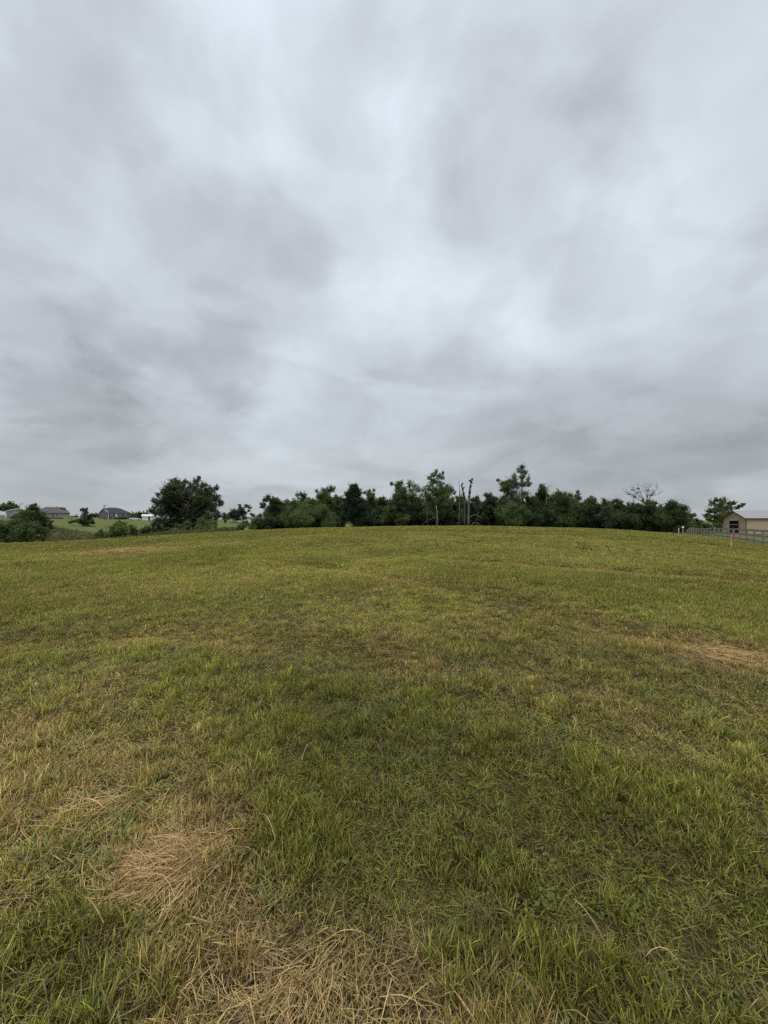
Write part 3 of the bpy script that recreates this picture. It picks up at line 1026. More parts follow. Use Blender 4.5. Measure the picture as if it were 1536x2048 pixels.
def tree(name, label, y, base_px, blobs_px, m='leaf_dark', leaf=None, dens=2.6, seed=1, trunk_r=None, fork=0.25, bark='bark',
         sub=0.42, lean=0.0, cat='tree', group=None, hollow=0.25, twigs=True, base=None, grow=1.12):
    """blobs_px: crown lobes (px, py, rx, ry) as seen in the photo, turned into metres at the tree's own distance y"""
    rng = np.random.default_rng(seed)
    k = mpp(y)
    bx = at(base_px, HZ, y).x
    b0 = Vector((bx, y, gz(bx, y) - 0.1)) if base is None else Vector(base)
    t = thing(name, label, cat, b0, 0, group)
    bl = []
    blobs_px = [(a_, b_, c_ * grow, d_ * grow) for (a_, b_, c_, d_) in blobs_px]
    wmax = max(q[2] for q in blobs_px) * k
    for (px, py, rx, ry) in blobs_px:
        spread = wmax * 0.9 if len(blobs_px) > 2 else 0.2 * wmax
        c = at(px, py, y + rng.uniform(-1, 1) * spread) - b0
        bl.append((tuple(c), rx * k, (rx + ry) / 2 * k, ry * k))
    leaf = leaf or max(0.16, k * 1.9)
    crown('crown', bl, leaf, dens, m, rng, t, sub, hollow=hollow, sprays=True)
    top = max(bl, key=lambda q: q[0][2])
    H = top[0][2] + top[3] * 0.4
    tr = trunk_r or max(0.07, H * 0.022)
    mb = MB()
    cxm = sum(q[0][0] * q[1] for q in bl) / sum(q[1] for q in bl)
    tip = Vector((top[0][0] * .7 + cxm * .3, top[0][1] * .6, H))
    spine = limb(mb, rng, (0, 0, -0.3), tip, tr, tr * .18, .035, 7, 7)
    for (c, rx, ry, rz) in bl:
        cz = max(c[2], 0.4)
        s = max(0.05, min(.85, (cz - 0.45 * abs(c[0] - cxm) - rz * .6) / max(H, .1)))
        s = max(s, fork * .5)
        i = min(len(spine) - 2, int(s * (len(spine) - 1)))
        a = spine[i].lerp(spine[i + 1], s * (len(spine) - 1) - i)
        limb(mb, rng, a, c, tr * (1 - .75 * s) * .36, tr * .12, .10, 4, 5)
        if twigs:
            for _ in range(3):
                e = Vector(c) + Vector((rng.normal() * rx, rng.normal() * ry, rng.normal() * rz)) * .5
                limb(mb, rng, Vector(c).lerp(Vector(a), .3), e, tr * .16, tr * .05, .1, 3, 4)
    mb.build('trunk', bark, t, True)
    return t

def lobes(px, top, bot, w, n, seed, kind='round'):
    """an uneven crown outline from a few lobes"""
    rng = np.random.default_rng(seed)
    h = bot - top
    out = []
    for i in range(n):
        t = (i + rng.uniform(.1, .9)) / n
        if kind == 'round':
            prof = math.sqrt(max(.06, 1 - (2 * t - .85) ** 2 * .85))
        elif kind == 'cone':
            prof = 1.0 - .85 * t
        elif kind == 'tall':
            prof = (.95 - .55 * t)
        else:
            prof = .8
        r = w * rng.uniform(.24, .36) * (0.5 + .5 * prof)
        x = px + rng.uniform(-1, 1) * max(0, prof * w / 2 - r * .6)
        yy = bot - r * .5 - t * (h - r * 1.4)
        out.append((x, yy, r, r * rng.uniform(.75, 1.15)))
    for i in range(6):
        t = rng.uniform(.45, .98)
        prof = math.sqrt(max(.06, 1 - (2 * t - .85) ** 2 * .85)) if kind == 'round' else 1.0 - (.8 if kind == 'cone' else .5) * t
        r = w * rng.uniform(.07, .14)
        out.append((px + rng.choice([-1, 1]) * prof * w * rng.uniform(.3, .5), bot - t * h, r, r))
    rt = w * (.13 if kind != 'round' else .2)
    out.append((px + rng.uniform(-.08, .08) * w, top + rt * .9, rt, rt))
    if kind in ('round', 'cone'):
        out.append((px, bot - h * .38, w * .33, h * .36))
    return out

# --- far left: the dark bush-tree at the edge of the dip, and the lawn trees
tree('bushy_tree', 'dark bushy tree near the left edge, in front of the grey shed and beige house', 68, 50,
     [(60, 1030, 20, 15), (78, 1040, 20, 14), (40, 1048, 24, 18), (66, 1060, 30, 20), (30, 1066, 26, 18), (58, 1018, 6, 6), (66, 1016, 5, 5), (74, 1018, 4, 6), (45, 1028, 9, 8),
      (88, 1046, 8, 8), (52, 1076, 34, 12), (16, 1076, 14, 10), (82, 1030, 7, 8), (63, 1013, 3, 4), (70, 1011, 2, 4)], 'leaf_mid', .22, 2.6, 11, .16)
tree('leafy_shoots', 'group of slanting leafy branches rising on the right flank of the dark bushy tree', 69, 78,
     [(98, 1050, 5, 5), (102, 1044, 4, 3), (92, 1058, 5, 4), (104, 1056, 3, 3), (86, 1066, 6, 4), (96, 1062, 3, 3)], 'leaf_mid', .22, 2.0, 12, .05, cat='bush', sub=.4)
tree('shrub', 'mid green shrub filling the lower left corner beside the dark bushy tree', 64, -2,
     [(0, 1066, 20, 12), (14, 1074, 16, 9), (-10, 1056, 16, 12), (4, 1054, 7, 6)], 'leaf_mid', .24, 2.4, 13, .06, cat='bush')
tree('shade_tree', 'round dark tree rising behind the grey shed roof', 235, 20, [(20, 1012, 16, 7), (8, 1017, 14, 6), (32, 1016, 10, 5), (22, 1007, 7, 4)], 'leaf_dark', .8, 2.6, 14)
tree('shade_tree', 'small dark treetop showing over the right end of the beige house roof', 250, 121, [(121, 1019, 8, 5), (115, 1020, 6, 5), (128, 1024, 6, 5), (120, 1028, 8, 8)], 'leaf_dark', .8, 2.6, 15)
tree('lawn_tree', 'lopsided dark tree alone on the lawn with one long low limb reaching left', 150, 166,
     [(170, 1024, 7, 6), (165, 1020, 4, 3), (173, 1019, 3, 3), (172, 1034, 10, 7), (178, 1043, 10, 6), (166, 1042, 10, 6), (156, 1042, 7, 3), (148, 1043, 6, 3), (142, 1045, 5, 2), (186, 1046, 4, 3), (170, 1048, 8, 3)],
     'leaf_dark', .45, 2.6, 16, .28, twigs=False)
tree('shrub', 'low flat dark shrub on the lawn at the foot of the lopsided tree', 149, 181, [(177, 1053, 5, 2.5), (184, 1054, 6, 2), (191, 1055, 2, 1.5)], 'leaf_dark', .4, 2.8, 17, .06, cat='bush', twigs=False)
tree('distant_tree', 'small far treetop on the skyline just right of the beige house', 330, 148, [(143, 1035, 6, 3), (152, 1034, 4, 3.5), (147, 1036, 8, 3)], 'leaf_dark', 1.1, 2.6, 18, twigs=False)
tree('distant_tree', 'far dark trees on the skyline just left of the brick house gable', 320, 190, [(185, 1033, 4, 5), (191, 1032, 4, 5), (197, 1032, 4, 6)], 'leaf_dark', 1.1, 2.6, 19, twigs=False)
tree('distant_tree', 'far dark tree behind the white car, beside the brick house', 262, 270, [(268, 1031, 6, 6), (276, 1029, 6, 5), (272, 1035, 10, 5)], 'leaf_dark', .9, 2.6, 20, twigs=False)
tree('distant_tree', 'far dark tree behind the white shed roof, left of the big oak', 262, 288, [(282, 1029, 6, 5), (292, 1028, 7, 5), (288, 1034, 10, 6)], 'leaf_dark', .9, 2.6, 21, twigs=False)
# --- bushes in the dip
tree('shrub', 'tall loose green bush in the dip in front of the brick house', 84, 238,
     [(240, 1052, 14, 9), (230, 1060, 14, 10), (246, 1062, 16, 10), (238, 1046, 6, 5), (226, 1070, 18, 8), (246, 1071, 20, 7)], 'leaf_light', .27, 2.3, 22, .09, cat='bush')
tree('shrub', 'low dark green bush left of the tall loose bush in the dip', 82, 203, [(200, 1069, 10, 7), (210, 1071, 10, 6), (202, 1062, 3, 3)], 'leaf_mid', .26, 2.4, 23, .05, cat='bush')
tree('shrub', 'dark low bush between the tall loose bush and the big oak', 82, 268, [(266, 1058, 8, 6), (270, 1066, 12, 7), (262, 1053, 4, 4)], 'leaf_mid', .26, 2.4, 24, .05, cat='bush')
tree('shrub', 'rounded green bush touching the left foot of the big oak', 80, 291, [(290, 1062, 11, 8), (294, 1056, 6, 5), (288, 1068, 13, 5)], 'leaf_mid', .26, 2.4, 25, .05, cat='bush')
# --- the big oak with two crowns
tree('oak_tree', 'big dark oak standing alone left of the wood, widest tree on the left', 84, 366,
     [(350, 966, 13, 10), (340, 978, 16, 12), (362, 972, 10, 10), (372, 964, 6, 5), (394, 964, 8, 8), (398, 955.5, 3, 4), (386, 976, 14, 12), (408, 974, 10, 9), (420, 984, 12, 10), (433, 976, 5, 6),
      (432, 996, 11, 10), (440, 1006, 7, 7), (328, 986, 9, 8), (316, 990, 5, 6), (312, 1003, 9, 7), (326, 1006, 15, 11), (348, 998, 20, 14), (372, 996, 18, 14), (400, 1000, 20, 14), (422, 1014, 16, 12),
      (304, 1020, 7, 7), (318, 1024, 14, 11), (340, 1024, 20, 14), (366, 1022, 20, 14), (394, 1026, 20, 14), (418, 1034, 14, 12), (434, 1030, 9, 10), (318, 1046, 15, 12), (340, 1048, 18, 14), (330, 1062, 26, 8), (362, 1046, 18, 14),
      (390, 1050, 16, 10), (424, 1052, 10, 10), (310, 1058, 9, 8), (350, 1004, 36, 32), (402, 1008, 34, 30), (376, 1034, 52, 22), (345, 985, 20, 16), (405, 990, 18, 14)], 'leaf_dark', .27, 2.1, 26, .5, fork=.3, sub=.40, grow=1.1)
tree('shrub', 'pale green rounded bush in front of the right half of the big oak', 76, 410, [(410, 1050, 16, 10), (404, 1043, 8, 7), (420, 1057, 14, 7), (400, 1058, 14, 8), (412, 1062, 22, 4)], 'leaf_light', .25, 2.5, 27, .07, cat='bush')
tree('shrub', 'pale green bush in front of the trunk of the big oak', 75, 366, [(368, 1056, 15, 8), (374, 1048, 8, 6), (356, 1062, 14, 6), (376, 1064, 14, 4)], 'leaf_light', .25, 2.5, 28, .07, cat='bush')
# --- between the oak and the wood
tree('distant_tree', 'hazy pointed tree on the skyline just right of the big oak', 280, 450, [(450, 1032, 5, 5), (450, 1038, 7, 4), (449, 1028, 2.5, 2.5)], 'leaf_mid', .9, 2.8, 29, twigs=False)
tree('lawn_tree', 'round shade tree with a short trunk on the far lawn between oak and wood', 190, 468, [(465, 1026, 8, 6), (472, 1028, 10, 8), (460, 1034, 7, 6), (474, 1036, 10, 5), (466, 1033, 10, 6), (470, 1021, 5, 3)], 'leaf_dark', .55, 2.8, 30, .25, twigs=False)
tree('lawn_tree', 'taller forked tree on the far lawn leaning right over the white cottage', 188, 486,
     [(480, 1011, 4, 3), (484, 1018, 7, 5), (494, 1012, 6, 4), (500, 1016, 4, 3), (486, 1027, 8, 6), (498, 1022, 3, 2), (488, 1036, 8, 4), (480, 1024, 6, 6)], 'leaf_dark', .5, 2.6, 31, .25)
tree('sapling', 'tiny teardrop shaped sapling on the far lawn', 170, 450.5, [(450.5, 1043, 3, 3), (450.5, 1040.5, 2, 2)], 'leaf_mid', .45, 3.0, 32, .06, twigs=False)
tree('distant_tree', 'pale far tree showing over the white cottage roof', 300, 503, [(503, 1029, 4, 3), (507, 1032, 5, 4)], 'leaf_light', .9, 2.4, 33, twigs=False)
tree('shrub', 'green bush hiding the lower part of the white cottage', 108, 488, [(486, 1052, 10, 7), (492, 1046, 8, 5), (480, 1056, 9, 5)], 'leaf_mid', .32, 2.6, 34, .06, cat='bush')
tree('shrub', 'bright leafy young tree at the left corner of the wood', 106, 514, [(514, 1040, 11, 9), (508, 1048, 12, 8), (520, 1034, 6, 6), (518, 1052, 12, 7), (506, 1054, 12, 5)], 'leaf_light', .32, 2.5, 35, .08, cat='bush')
tree('shrub', 'low ragged weeds at the field edge right of the big oak', 88, 462, [(452, 1060, 6, 3), (462, 1059, 8, 4), (472, 1060, 8, 3)], 'leaf_brown', .26, 2.3, 36, .04, cat='bush', twigs=False)

# --- the wood behind the crest: each tree its own
W = [
    # name, label, y, px, top, bottom, width, lobes, kind, leaf material, leaf dens
    ('wood_tree', 'dark rounded tree at the left end of the wood', 112, 546, 992, 1058, 46, 9, 'round', 'leaf_dark', 2.4),
    ('maple_tree', 'broad dome of mid green maple near the left end of the wood', 104, 608, 1003, 1058, 78, 14, 'round', 'leaf_mid', 2.7),
    ('wood_tree', 'small light topped tree behind the broad maple dome, on its left', 120, 580, 1002, 1058, 26, 6, 'tall', 'leaf_light', 2.0),
    ('wood_tree', 'light topped tree rising behind the broad maple dome', 120, 606, 984, 1056, 32, 8, 'tall', 'leaf_mid', 2.0),
    ('wood_tree', 'tall ragged tree with gaps right of the broad maple dome', 118, 650, 974, 1056, 46, 11, 'tall', 'leaf_mid', 1.8),
    ('wood_tree', 'low bushy tree filling the gap below the ragged tree', 106, 638, 1018, 1058, 40, 7, 'round', 'leaf_mid', 2.5),
    ('cedar_tree', 'very dark dense cedar with a broad skirt and pointed top', 100, 708, 968, 1056, 70, 18, 'cone', 'leaf_cedar', 3.0),
    ('wood_tree', 'thin leafy top standing behind the right shoulder of the dark cedar', 120, 741, 978, 1054, 30, 8, 'tall', 'leaf_mid', 1.7),
    ('wood_tree', 'lower dark tree in the notch between cedar and middle trees', 116, 762, 994, 1054, 30, 7, 'round', 'leaf_dark', 2.3),
    ('wood_tree', 'light green pointed tree left of the thin see-through crowns', 108, 797, 960, 1052, 42, 11, 'tall', 'leaf_mid', 2.0),
    ('wood_tree', 'thin see-through pale crown just right of the light pointed tree', 112, 826, 963, 1052, 36, 10, 'tall', 'leaf_light', 0.9),
    ('wood_tree', 'thin see-through crown left of the tallest middle tree', 110, 850, 970, 1052, 28, 8, 'tall', 'leaf_light', 0.8),
    ('wood_tree', 'leafy tree at the right side of the tallest middle tree', 110, 896, 966, 1050, 34, 9, 'tall', 'leaf_mid', 1.4),
    ('wood_tree', 'dark tree behind the bare snags', 118, 920, 990, 1052, 40, 9, 'round', 'leaf_dark', 1.9),
    ('wood_tree', 'dark tree right of the ivy snag', 116, 952, 992, 1052, 28, 7, 'round', 'leaf_dark', 2.0),
    ('wood_tree', 'twin topped rounded tree left of the tall leaning tree', 110, 978, 986, 1052, 34, 9, 'round', 'leaf_dark', 2.3),
    ('wood_tree', 'dense green tree at the foot of the tall leaning tree', 102, 1022, 1000, 1054, 52, 12, 'round', 'leaf_mid', 2.6),
    ('wood_tree', 'dark tree with a dead twig top right of the tall leaning tree', 110, 1084, 968, 1054, 34, 10, 'tall', 'leaf_dark', 1.8),
    ('wood_tree', 'broad dark tree with small sky holes right of the dead twig top', 106, 1066, 992, 1055, 44, 10, 'round', 'leaf_dark', 2.2),
    ('wood_tree', 'rounded tree with pointed shoots in the middle of the right wood', 112, 1128, 982, 1056, 52, 12, 'round', 'leaf_mid', 2.1),
    ('wood_tree', 'sharp topped tree in the right wood, left of the low run', 116, 1155, 981, 1057, 28, 9, 'cone', 'leaf_mid', 1.9),
    ('wood_tree', 'open topped tree in the low run of the right wood, on its left', 114, 1182, 992, 1058, 36, 9, 'tall', 'leaf_mid', 1.7),
    ('wood_tree', 'thin topped tree in the middle of the low run of the right wood', 114, 1207, 996, 1060, 30, 8, 'tall', 'leaf_mid', 1.7),
    ('wood_tree', 'bushy tree at the right of the low run, left of the bare tree', 112, 1236, 998, 1062, 34, 9, 'round', 'leaf_dark', 2.0),
    ('wood_tree', 'dark tree below the bare spreading tree', 106, 1268, 1004, 1064, 40, 10, 'round', 'leaf_dark', 2.3),
    ('wood_tree', 'dense dark tree right of the bare spreading tree', 104, 1304, 1000, 1066, 40, 10, 'round', 'leaf_dark', 2.5),
    ('wood_tree', 'tall rounded dark tree ending the wood on the right', 96, 1350, 1000, 1068, 46, 13, 'round', 'leaf_dark', 2.4),
    ('wood_tree', 'lighter green tree stepping down from the right end of the wood', 112, 1381, 1028, 1070, 26, 7, 'tall', 'leaf_mid', 2.2),
    ('wood_tree', 'small dark tree standing alone on the skyline above the fence', 150, 1396, 1038, 1064, 20, 6, 'round', 'leaf_dark', 2.4),
]
for i, (nm, lb, y, px, top, bot, w, n, kind, m, dens) in enumerate(W):
    tree(nm, lb, y, px, lobes(px, top, bot, w * (1.08 if kind == 'cone' else 1.3), n + 3, 200 + i, kind), m, None, dens, 300 + i, grow=1.0)

tree('poplar_tree', 'tallest tree in the middle of the wood with a narrow sparse top', 104, 872,
     [(872, 944, 4, 5), (867, 950, 6, 5), (860, 956, 6, 4), (878, 953, 5, 6), (886, 946, 2, 4), (884, 956, 4, 5), (866, 964, 9, 7), (880, 968, 8, 7), (862, 976, 9, 7), (874, 982, 14, 9), (890, 980, 8, 8), (862, 994, 12, 9), (882, 998, 14, 10), (872, 1012, 18, 12), (894, 1010, 10, 10), (870, 1028, 22, 16), (880, 990, 16, 12)],
     'leaf_mid', None, 1.5, 401, .24, grow=1.3)
tree('sycamore_tree', 'tall leaning tree with a bare pale trunk below a ragged leafy top', 106, 1042,
     [(1045, 934, 5, 5), (1040, 941, 7, 6), (1048, 947, 6, 6), (1044, 956, 6, 7), (1056, 958, 4, 6), (1058, 968, 5, 6), (1048, 968, 6, 6), (1028, 952, 4, 5), (1027, 961, 8, 7), (1018, 964, 8, 6), (1006, 968, 8, 5), (996, 961, 4, 3), (1030, 972, 12, 8), (1012, 978, 10, 7), (1022, 986, 14, 8), (1004, 980, 5, 4), (1022, 1000, 20, 12), (1048, 990, 9, 8), (1016, 970, 14, 10)],
     'leaf_mid', None, 1.6, 402, .28, bark='pale_bark', grow=1.3)
tree('maple_tree', 'open crowned maple with separate leaf clumps behind the tan barn', 118, 1444,
     [(1437, 1000, 5, 4), (1448, 1001, 5, 5), (1425, 1006, 5, 6), (1440, 1010, 8, 6), (1420, 1022, 7, 5), (1432, 1020, 9, 6), (1446, 1018, 8, 6), (1460, 1008, 6, 5), (1468, 1006, 4, 3), (1457, 1016, 7, 5), (1474, 1016, 4, 2), (1481, 1012, 5, 3), (1487, 1009, 3, 2), (1418, 1032, 8, 5), (1430, 1034, 9, 5), (1444, 1032, 10, 7), (1456, 1028, 7, 6), (1434, 1044, 14, 6), (1448, 1044, 8, 6), (1416, 1038, 4, 2)],
     'leaf_mid', .42, 1.9, 403, .3, grow=1.35)
tree('hedge_row', 'long dark hedge running along behind the fence to the barn', 108, 1412,
     [(1386, 1062, 12, 7), (1404, 1058, 12, 6), (1420, 1054, 12, 6), (1436, 1052, 12, 6), (1446, 1056, 10, 7), (1396, 1054, 10, 5), (1412, 1050, 8, 4), (1430, 1060, 14, 5), (1410, 1064, 16, 5)], 'leaf_mid', .36, 2.8, 404, .08, cat='hedge', twigs=False)

# the second row, deeper in the wood
for i, (px, top, w) in enumerate([(560, 1000, 50), (632, 994, 50), (672, 988, 46), (735, 992, 50), (768, 1000, 44), (795, 990, 44), (838, 990, 50), (880, 988, 50), (915, 1000, 44), (948, 1002, 44), (985, 998, 44), (1015, 994, 46), (1070, 990, 46), (1108, 996, 46), (1145, 994, 46), (1180, 1000, 44), (1215, 1002, 44), (1250, 1006, 44), (1290, 1008, 44), (1325, 1012, 44)]):
    tree('wood_tree', 'tree in the second row of the wood, glimpsed between the front trees', 126 + (i * 5) % 11, px,
         lobes(px, top, 1058, w * 1.3, 10, 800 + i, 'round'), ('leaf_dark', 'leaf_mid', 'leaf_dark')[i % 3], None, 1.8, 850 + i, group='second row of the wood', twigs=False, grow=1.0)

# understorey along the foot of the wood
for i, (px, h, w) in enumerate([(534, 22, 34), (562, 18, 36), (590, 16, 36), (655, 26, 30), (672, 22, 28), (742, 30, 32), (764, 34, 34), (788, 40, 36), (812, 42, 36), (838, 38, 36), (862, 36, 34), (888, 40, 34), (912, 42, 32), (934, 36, 30), (962, 40, 34), (988, 38, 32),
                                (1050, 30, 32), (1078, 34, 32), (1104, 36, 34), (1132, 34, 34), (1160, 38, 36), (1188, 40, 34), (1214, 42, 34), (1242, 38, 34), (1272, 34, 34), (1300, 34, 34), (1328, 34, 30), (1356, 30, 28)]):
    bot = float(np.interp(px, [520, 700, 940, 1150, 1300, 1380], [1060, 1055, 1053, 1057, 1066, 1072]))
    tree('understorey_bush', 'dark leafy bush packed among others along the shaded foot of the wood', 108 + (i * 7) % 9, px,
         lobes(px, bot - h * 1.2, bot + 3, w * 1.35, 9, 500 + i, 'round'), ('leaf_dark', 'leaf_cedar', 'leaf_dark', 'leaf_mid')[i % 4], None, 2.5, 600 + i, .07, cat='bush', group='bushes along the foot of the wood', twigs=False, grow=1.0)

# --- bare and broken trees
def snag(label, y, px, pts, r0, r1, branches=(), ivy=(), bark='dead_bark', seed=1, name='dead_tree'):
    rng = np.random.default_rng(seed)
    bx = at(px, HZ, y).x
    b0 = Vector((bx, y, gz(bx, y) - 0.1))
    t = thing(name, label, 'dead tree', b0)
    k = mpp(y)
    mb = MB()
    ps = [Vector((0, 0, -0.2))] + [at(x, yy, y) - b0 for (x, yy) in pts]
    n = len(ps)
    mb.tube(ps, [r0 + (r1 - r0) * i / (n - 1) for i in range(n)], 7)
    mb.build('trunk', bark, t, True)
    for br in branches:
        m2 = MB()
        rr, line = br[0], br[1]
        q = [at(x, yy, y) - b0 for (x, yy) in line]
        dy = rng.uniform(-1.2, .4)
        q = [p + Vector((0, dy * i / max(1, len(q) - 1), 0)) for i, p in enumerate(q)]
        m2.tube(q, [rr * (1 - .7 * i / (len(q) - 1)) for i in range(len(q))], 5)
        m2.build('branch', br[2] if len(br) > 2 else bark, t, True)
    if ivy:
        crown('ivy', [(tuple(at(x, yy, y) - b0), 1.35 * rx * k, 1.35 * rx * k, 1.2 * ry * k) for (x, yy, rx, ry) in ivy], .26, 2.8, 'leaf_cedar', rng, t, .5, hollow=.1)
    return t
snag('tall broken snag wrapped in ivy with a dark knot of leaves on top', 99, 937.5, [(937, 1040), (937.5, 1015), (939, 990), (940, 975), (942, 966)], .40, .15,
     [(.11, [(938, 1038), (944, 1031), (952, 1029), (962, 1037)], 'pale_bark'), (.08, [(953, 1030), (957, 1024)], 'pale_bark'), (.09, [(943, 1050), (948, 1045), (955, 1046), (962, 1050)], 'pale_bark'), (.07, [(950, 1041), (956, 1037)], 'pale_bark'), (.1, [(939, 1000), (948, 998), (952, 993)])],
     [(944, 959, 1.8, 2.2), (939.5, 962, 1.8, 2.4), (943, 965, 2.2, 2.6), (941, 973, 1.6, 4), (939.5, 984, 1.9, 6), (938.5, 994, 1.6, 5), (947, 1000, 4, 4), (944, 1008, 4, 5), (952, 994, 1.2, 2.6)], seed=71)
snag('curved dark ivy snag left of the knot-topped snag', 101, 930, [(929, 1040), (929, 1003), (928, 990), (925.5, 980), (923.3, 972), (923.5, 968)], .29, .13,
     [(.09, [(923.5, 971), (926, 965.5)]), (.08, [(925.6, 979), (928.6, 974)])],
     [(928.6, 996, 1.7, 5), (927.5, 987, 1.5, 4), (925.5, 979, 1.3, 4), (923.5, 971, 1.2, 3), (925.7, 967, 1.0, 1.5), (928, 975, 1.0, 1.3)], 'bark', 72)
snag('slender pointed bare snag standing left of the curved ivy snag', 101, 919, [(919, 1030), (918.6, 1000), (919.3, 985), (918.5, 972), (917.8, 961)], .18, .03,
     [(.07, [(919.5, 988), (922, 980)]), (.05, [(918.6, 974), (916.5, 969)]), (.06, [(920, 996), (923, 986)]), (.07, [(918, 1040), (917.5, 1026)], 'pale_bark'), (.10, [(924, 1048), (923.5, 1030), (922, 1018)], 'pale_bark'), (.08, [(899, 1030), (903, 1024), (910, 1023)], 'pale_bark'), (.09, [(915.5, 1047), (919, 1042)], 'pale_bark')], seed=73)
snag('thin bare leaning pole of dead wood beside the tallest middle tree', 103, 904, [(905, 1010), (904, 985), (902, 972), (900, 963)], .10, .03, [(.04, [(903.5, 980), (901, 977)]), (.035, [(904.5, 985), (906.5, 981)])], (), 'bark', 74)
snag('pale straight trunk under the tallest middle tree, stripped of its lower leaves', 98.5, 875.5, [(875, 1040), (874, 1024), (872, 1010)], .13, .09, [(.08, [(858, 1040), (865, 1036), (872, 1033)]), (.07, [(845, 1049), (850, 1044), (853, 1042)])], (), 'pale_bark', 75)
snag('grey leafless stem left of the pale straight trunk', 98, 855, [(855, 1040), (854, 1018), (851, 997)], .12, .05, [(.06, [(854, 1030), (846, 1024), (838, 1028), (832, 1040)])], (), 'bark', 76)

def bare_tree():
    rng = np.random.default_rng(81)
    y, px = 108, 1288
    bx = at(px, HZ, y).x
    b0 = Vector((bx, y, gz(bx, y) - .1))
    t = thing('bare_tree', 'bare spreading tree with a few dark leaf clumps above the right wood', 'dead tree', b0)
    mb = MB()
    def Q(x, yy, dy=0.0):
        return at(x, yy, y) - b0 + Vector((0, dy, 0))
    mb.tube([Vector((0, 0, -.2)), Q(1289, 1040), Q(1291, 1015), Q(1293, 1004)], [.3, .26, .2, .16], 7)
    tips = []
    main = [[(1291, 1012), (1286, 998), (1279, 985), (1275, 977)], [(1292, 1006), (1294, 992), (1293, 980), (1297, 973)], [(1293, 1006), (1300, 992), (1304, 984), (1307, 976)],
            [(1291, 1008), (1281, 1000), (1272, 996), (1262, 988), (1256, 989)], [(1286, 998), (1278, 990), (1268, 978)], [(1294, 996), (1290, 984), (1288, 973)], [(1300, 992), (1308, 990), (1312, 988)],
            [(1270, 1040), (1268, 1012), (1267, 998), (1266, 990)]]
    for ln in main:
        dy = rng.uniform(-2, 2)
        q = [Q(x, yy, dy * i / (len(ln) - 1)) for i, (x, yy) in enumerate(ln)]
        r = .11 if ln[0][1] > 1000 else .07
        mb.tube(q, [r * (1 - .75 * i / (len(q) - 1)) for i in range(len(q))], 5)
        for j in range(1, len(q)):
            for _ in range(4):
                a = q[j - 1].lerp(q[j], rng.uniform(.3, 1))
                e = a + Vector((rng.normal() * .9, rng.normal() * .8, rng.uniform(.4, 1.7)))
                limb(mb, rng, a, e, .035, .012, .12, 3, 4)
                for _ in range(2):
                    e2 = a.lerp(e, rng.uniform(.4, .9))
                    limb(mb, rng, e2, e2 + Vector((rng.normal() * .5, rng.normal() * .4, rng.uniform(.1, .8))), .02, .008, .1, 2, 3)
    mb.build('trunk', 'dead_bark', t, True)
    k = mpp(y)
    crown('crown', [(tuple(Q(x, yy, rng.uniform(-1, 1))), rx * k, rx * k, ry * k) for (x, yy, rx, ry) in ((1276, 977, 2.6, 2), (1268, 979, 2, 1.5), (1262, 988, 4, 1.6), (1294, 981, 2.4, 2), (1305, 990, 4, 2), (1268, 994, 3, 4), (1284, 1000, 4, 4), (1296, 1002, 4, 4), (1274, 986, 1.5, 1.2), (1309, 986, 1.5, 1.2))],
          .24, 1.1, 'leaf_dark', rng, t, .8, hollow=.1)
bare_tree()

def twig_top():
    """dead twig fork over the wood"""
    snag('pale dead twig fork sticking out above the dark tree right of the tall leaning tree', 108, 1092, [(1092, 1010), (1093, 990), (1095, 980)], .16, .08,
         [(.06, [(1095, 981), (1098, 974), (1103, 969)]), (.05, [(1095, 982), (1094, 974), (1095, 970)]), (.04, [(1099, 974), (1098, 968)]), (.035, [(1101, 972), (1105, 972)])], (), 'pale_bark', 77)
twig_top()

# weeds on the rough bank below the lawn
def bank_weeds():
    rng = np.random.default_rng(91)
    Vs = []; Ts = []
    n = 4200
    x0, y0 = [], []
    while len(x0) < n:
        pxx = rng.uniform(-20, 470); yy = rng.uniform(66, 165)
        x = (pxx - 768) / F * yy
        bf = float(np.interp(pxx, [0, 60, 120, 190, 260, 420, 480], [165, 158, 132, 110, 92, 108, 124]))
        if yy < bf + rng.normal() * 3 and rng.uniform() < 0.35 + fbm(np.array([x]), np.array([yy]), .12, 3, 3)[0] * .6:
            x0.append(x); y0.append(yy)
    x0, y0 = np.array(x0), np.array(y0)
    z0 = ground_z(x0, y0)
    per = 14
    h = rng.uniform(.25, .95, n)
    p = np.stack([np.repeat(x0, per) + rng.normal(0, .32, n * per), np.repeat(y0, per) + rng.normal(0, .32, n * per), np.repeat(z0, per) + rng.uniform(0, 1, n * per) * np.repeat(h, per)], 1)
    m = len(p)
    a = rng.normal(0, 1, (m, 3)); a[:, 2] += .6; a /= np.linalg.norm(a, axis=1)[:, None]
    b = np.cross(a, rng.normal(0, 1, (m, 3))); b /= np.linalg.norm(b, axis=1)[:, None]
    L = rng.uniform(.18, .42, m)[:, None]
    V = np.stack([p - a * L * .5, p - b * L * .25, p + a * L * .5, p + b * L * .25], 1).reshape(-1, 3)
    T = np.repeat(np.clip(np.repeat(rng.uniform(0, 1, n), per) * .8 + rng.uniform(0, .3, m), 0, 1), 4)
    me = fast_mesh('rough_weeds', V, [np.arange(len(V)).reshape(-1, 4)], np.stack([T, T, T], 1), 'leaf')
    me.materials.append(MATS['weed_bank'])
    o = link(bpy.data.objects.new('rough_weeds', me))
    o['kind'] = 'stuff'
    tag(o, 'brownish rough weeds covering the bank below the far lawn', 'weeds')
bank_weeds()

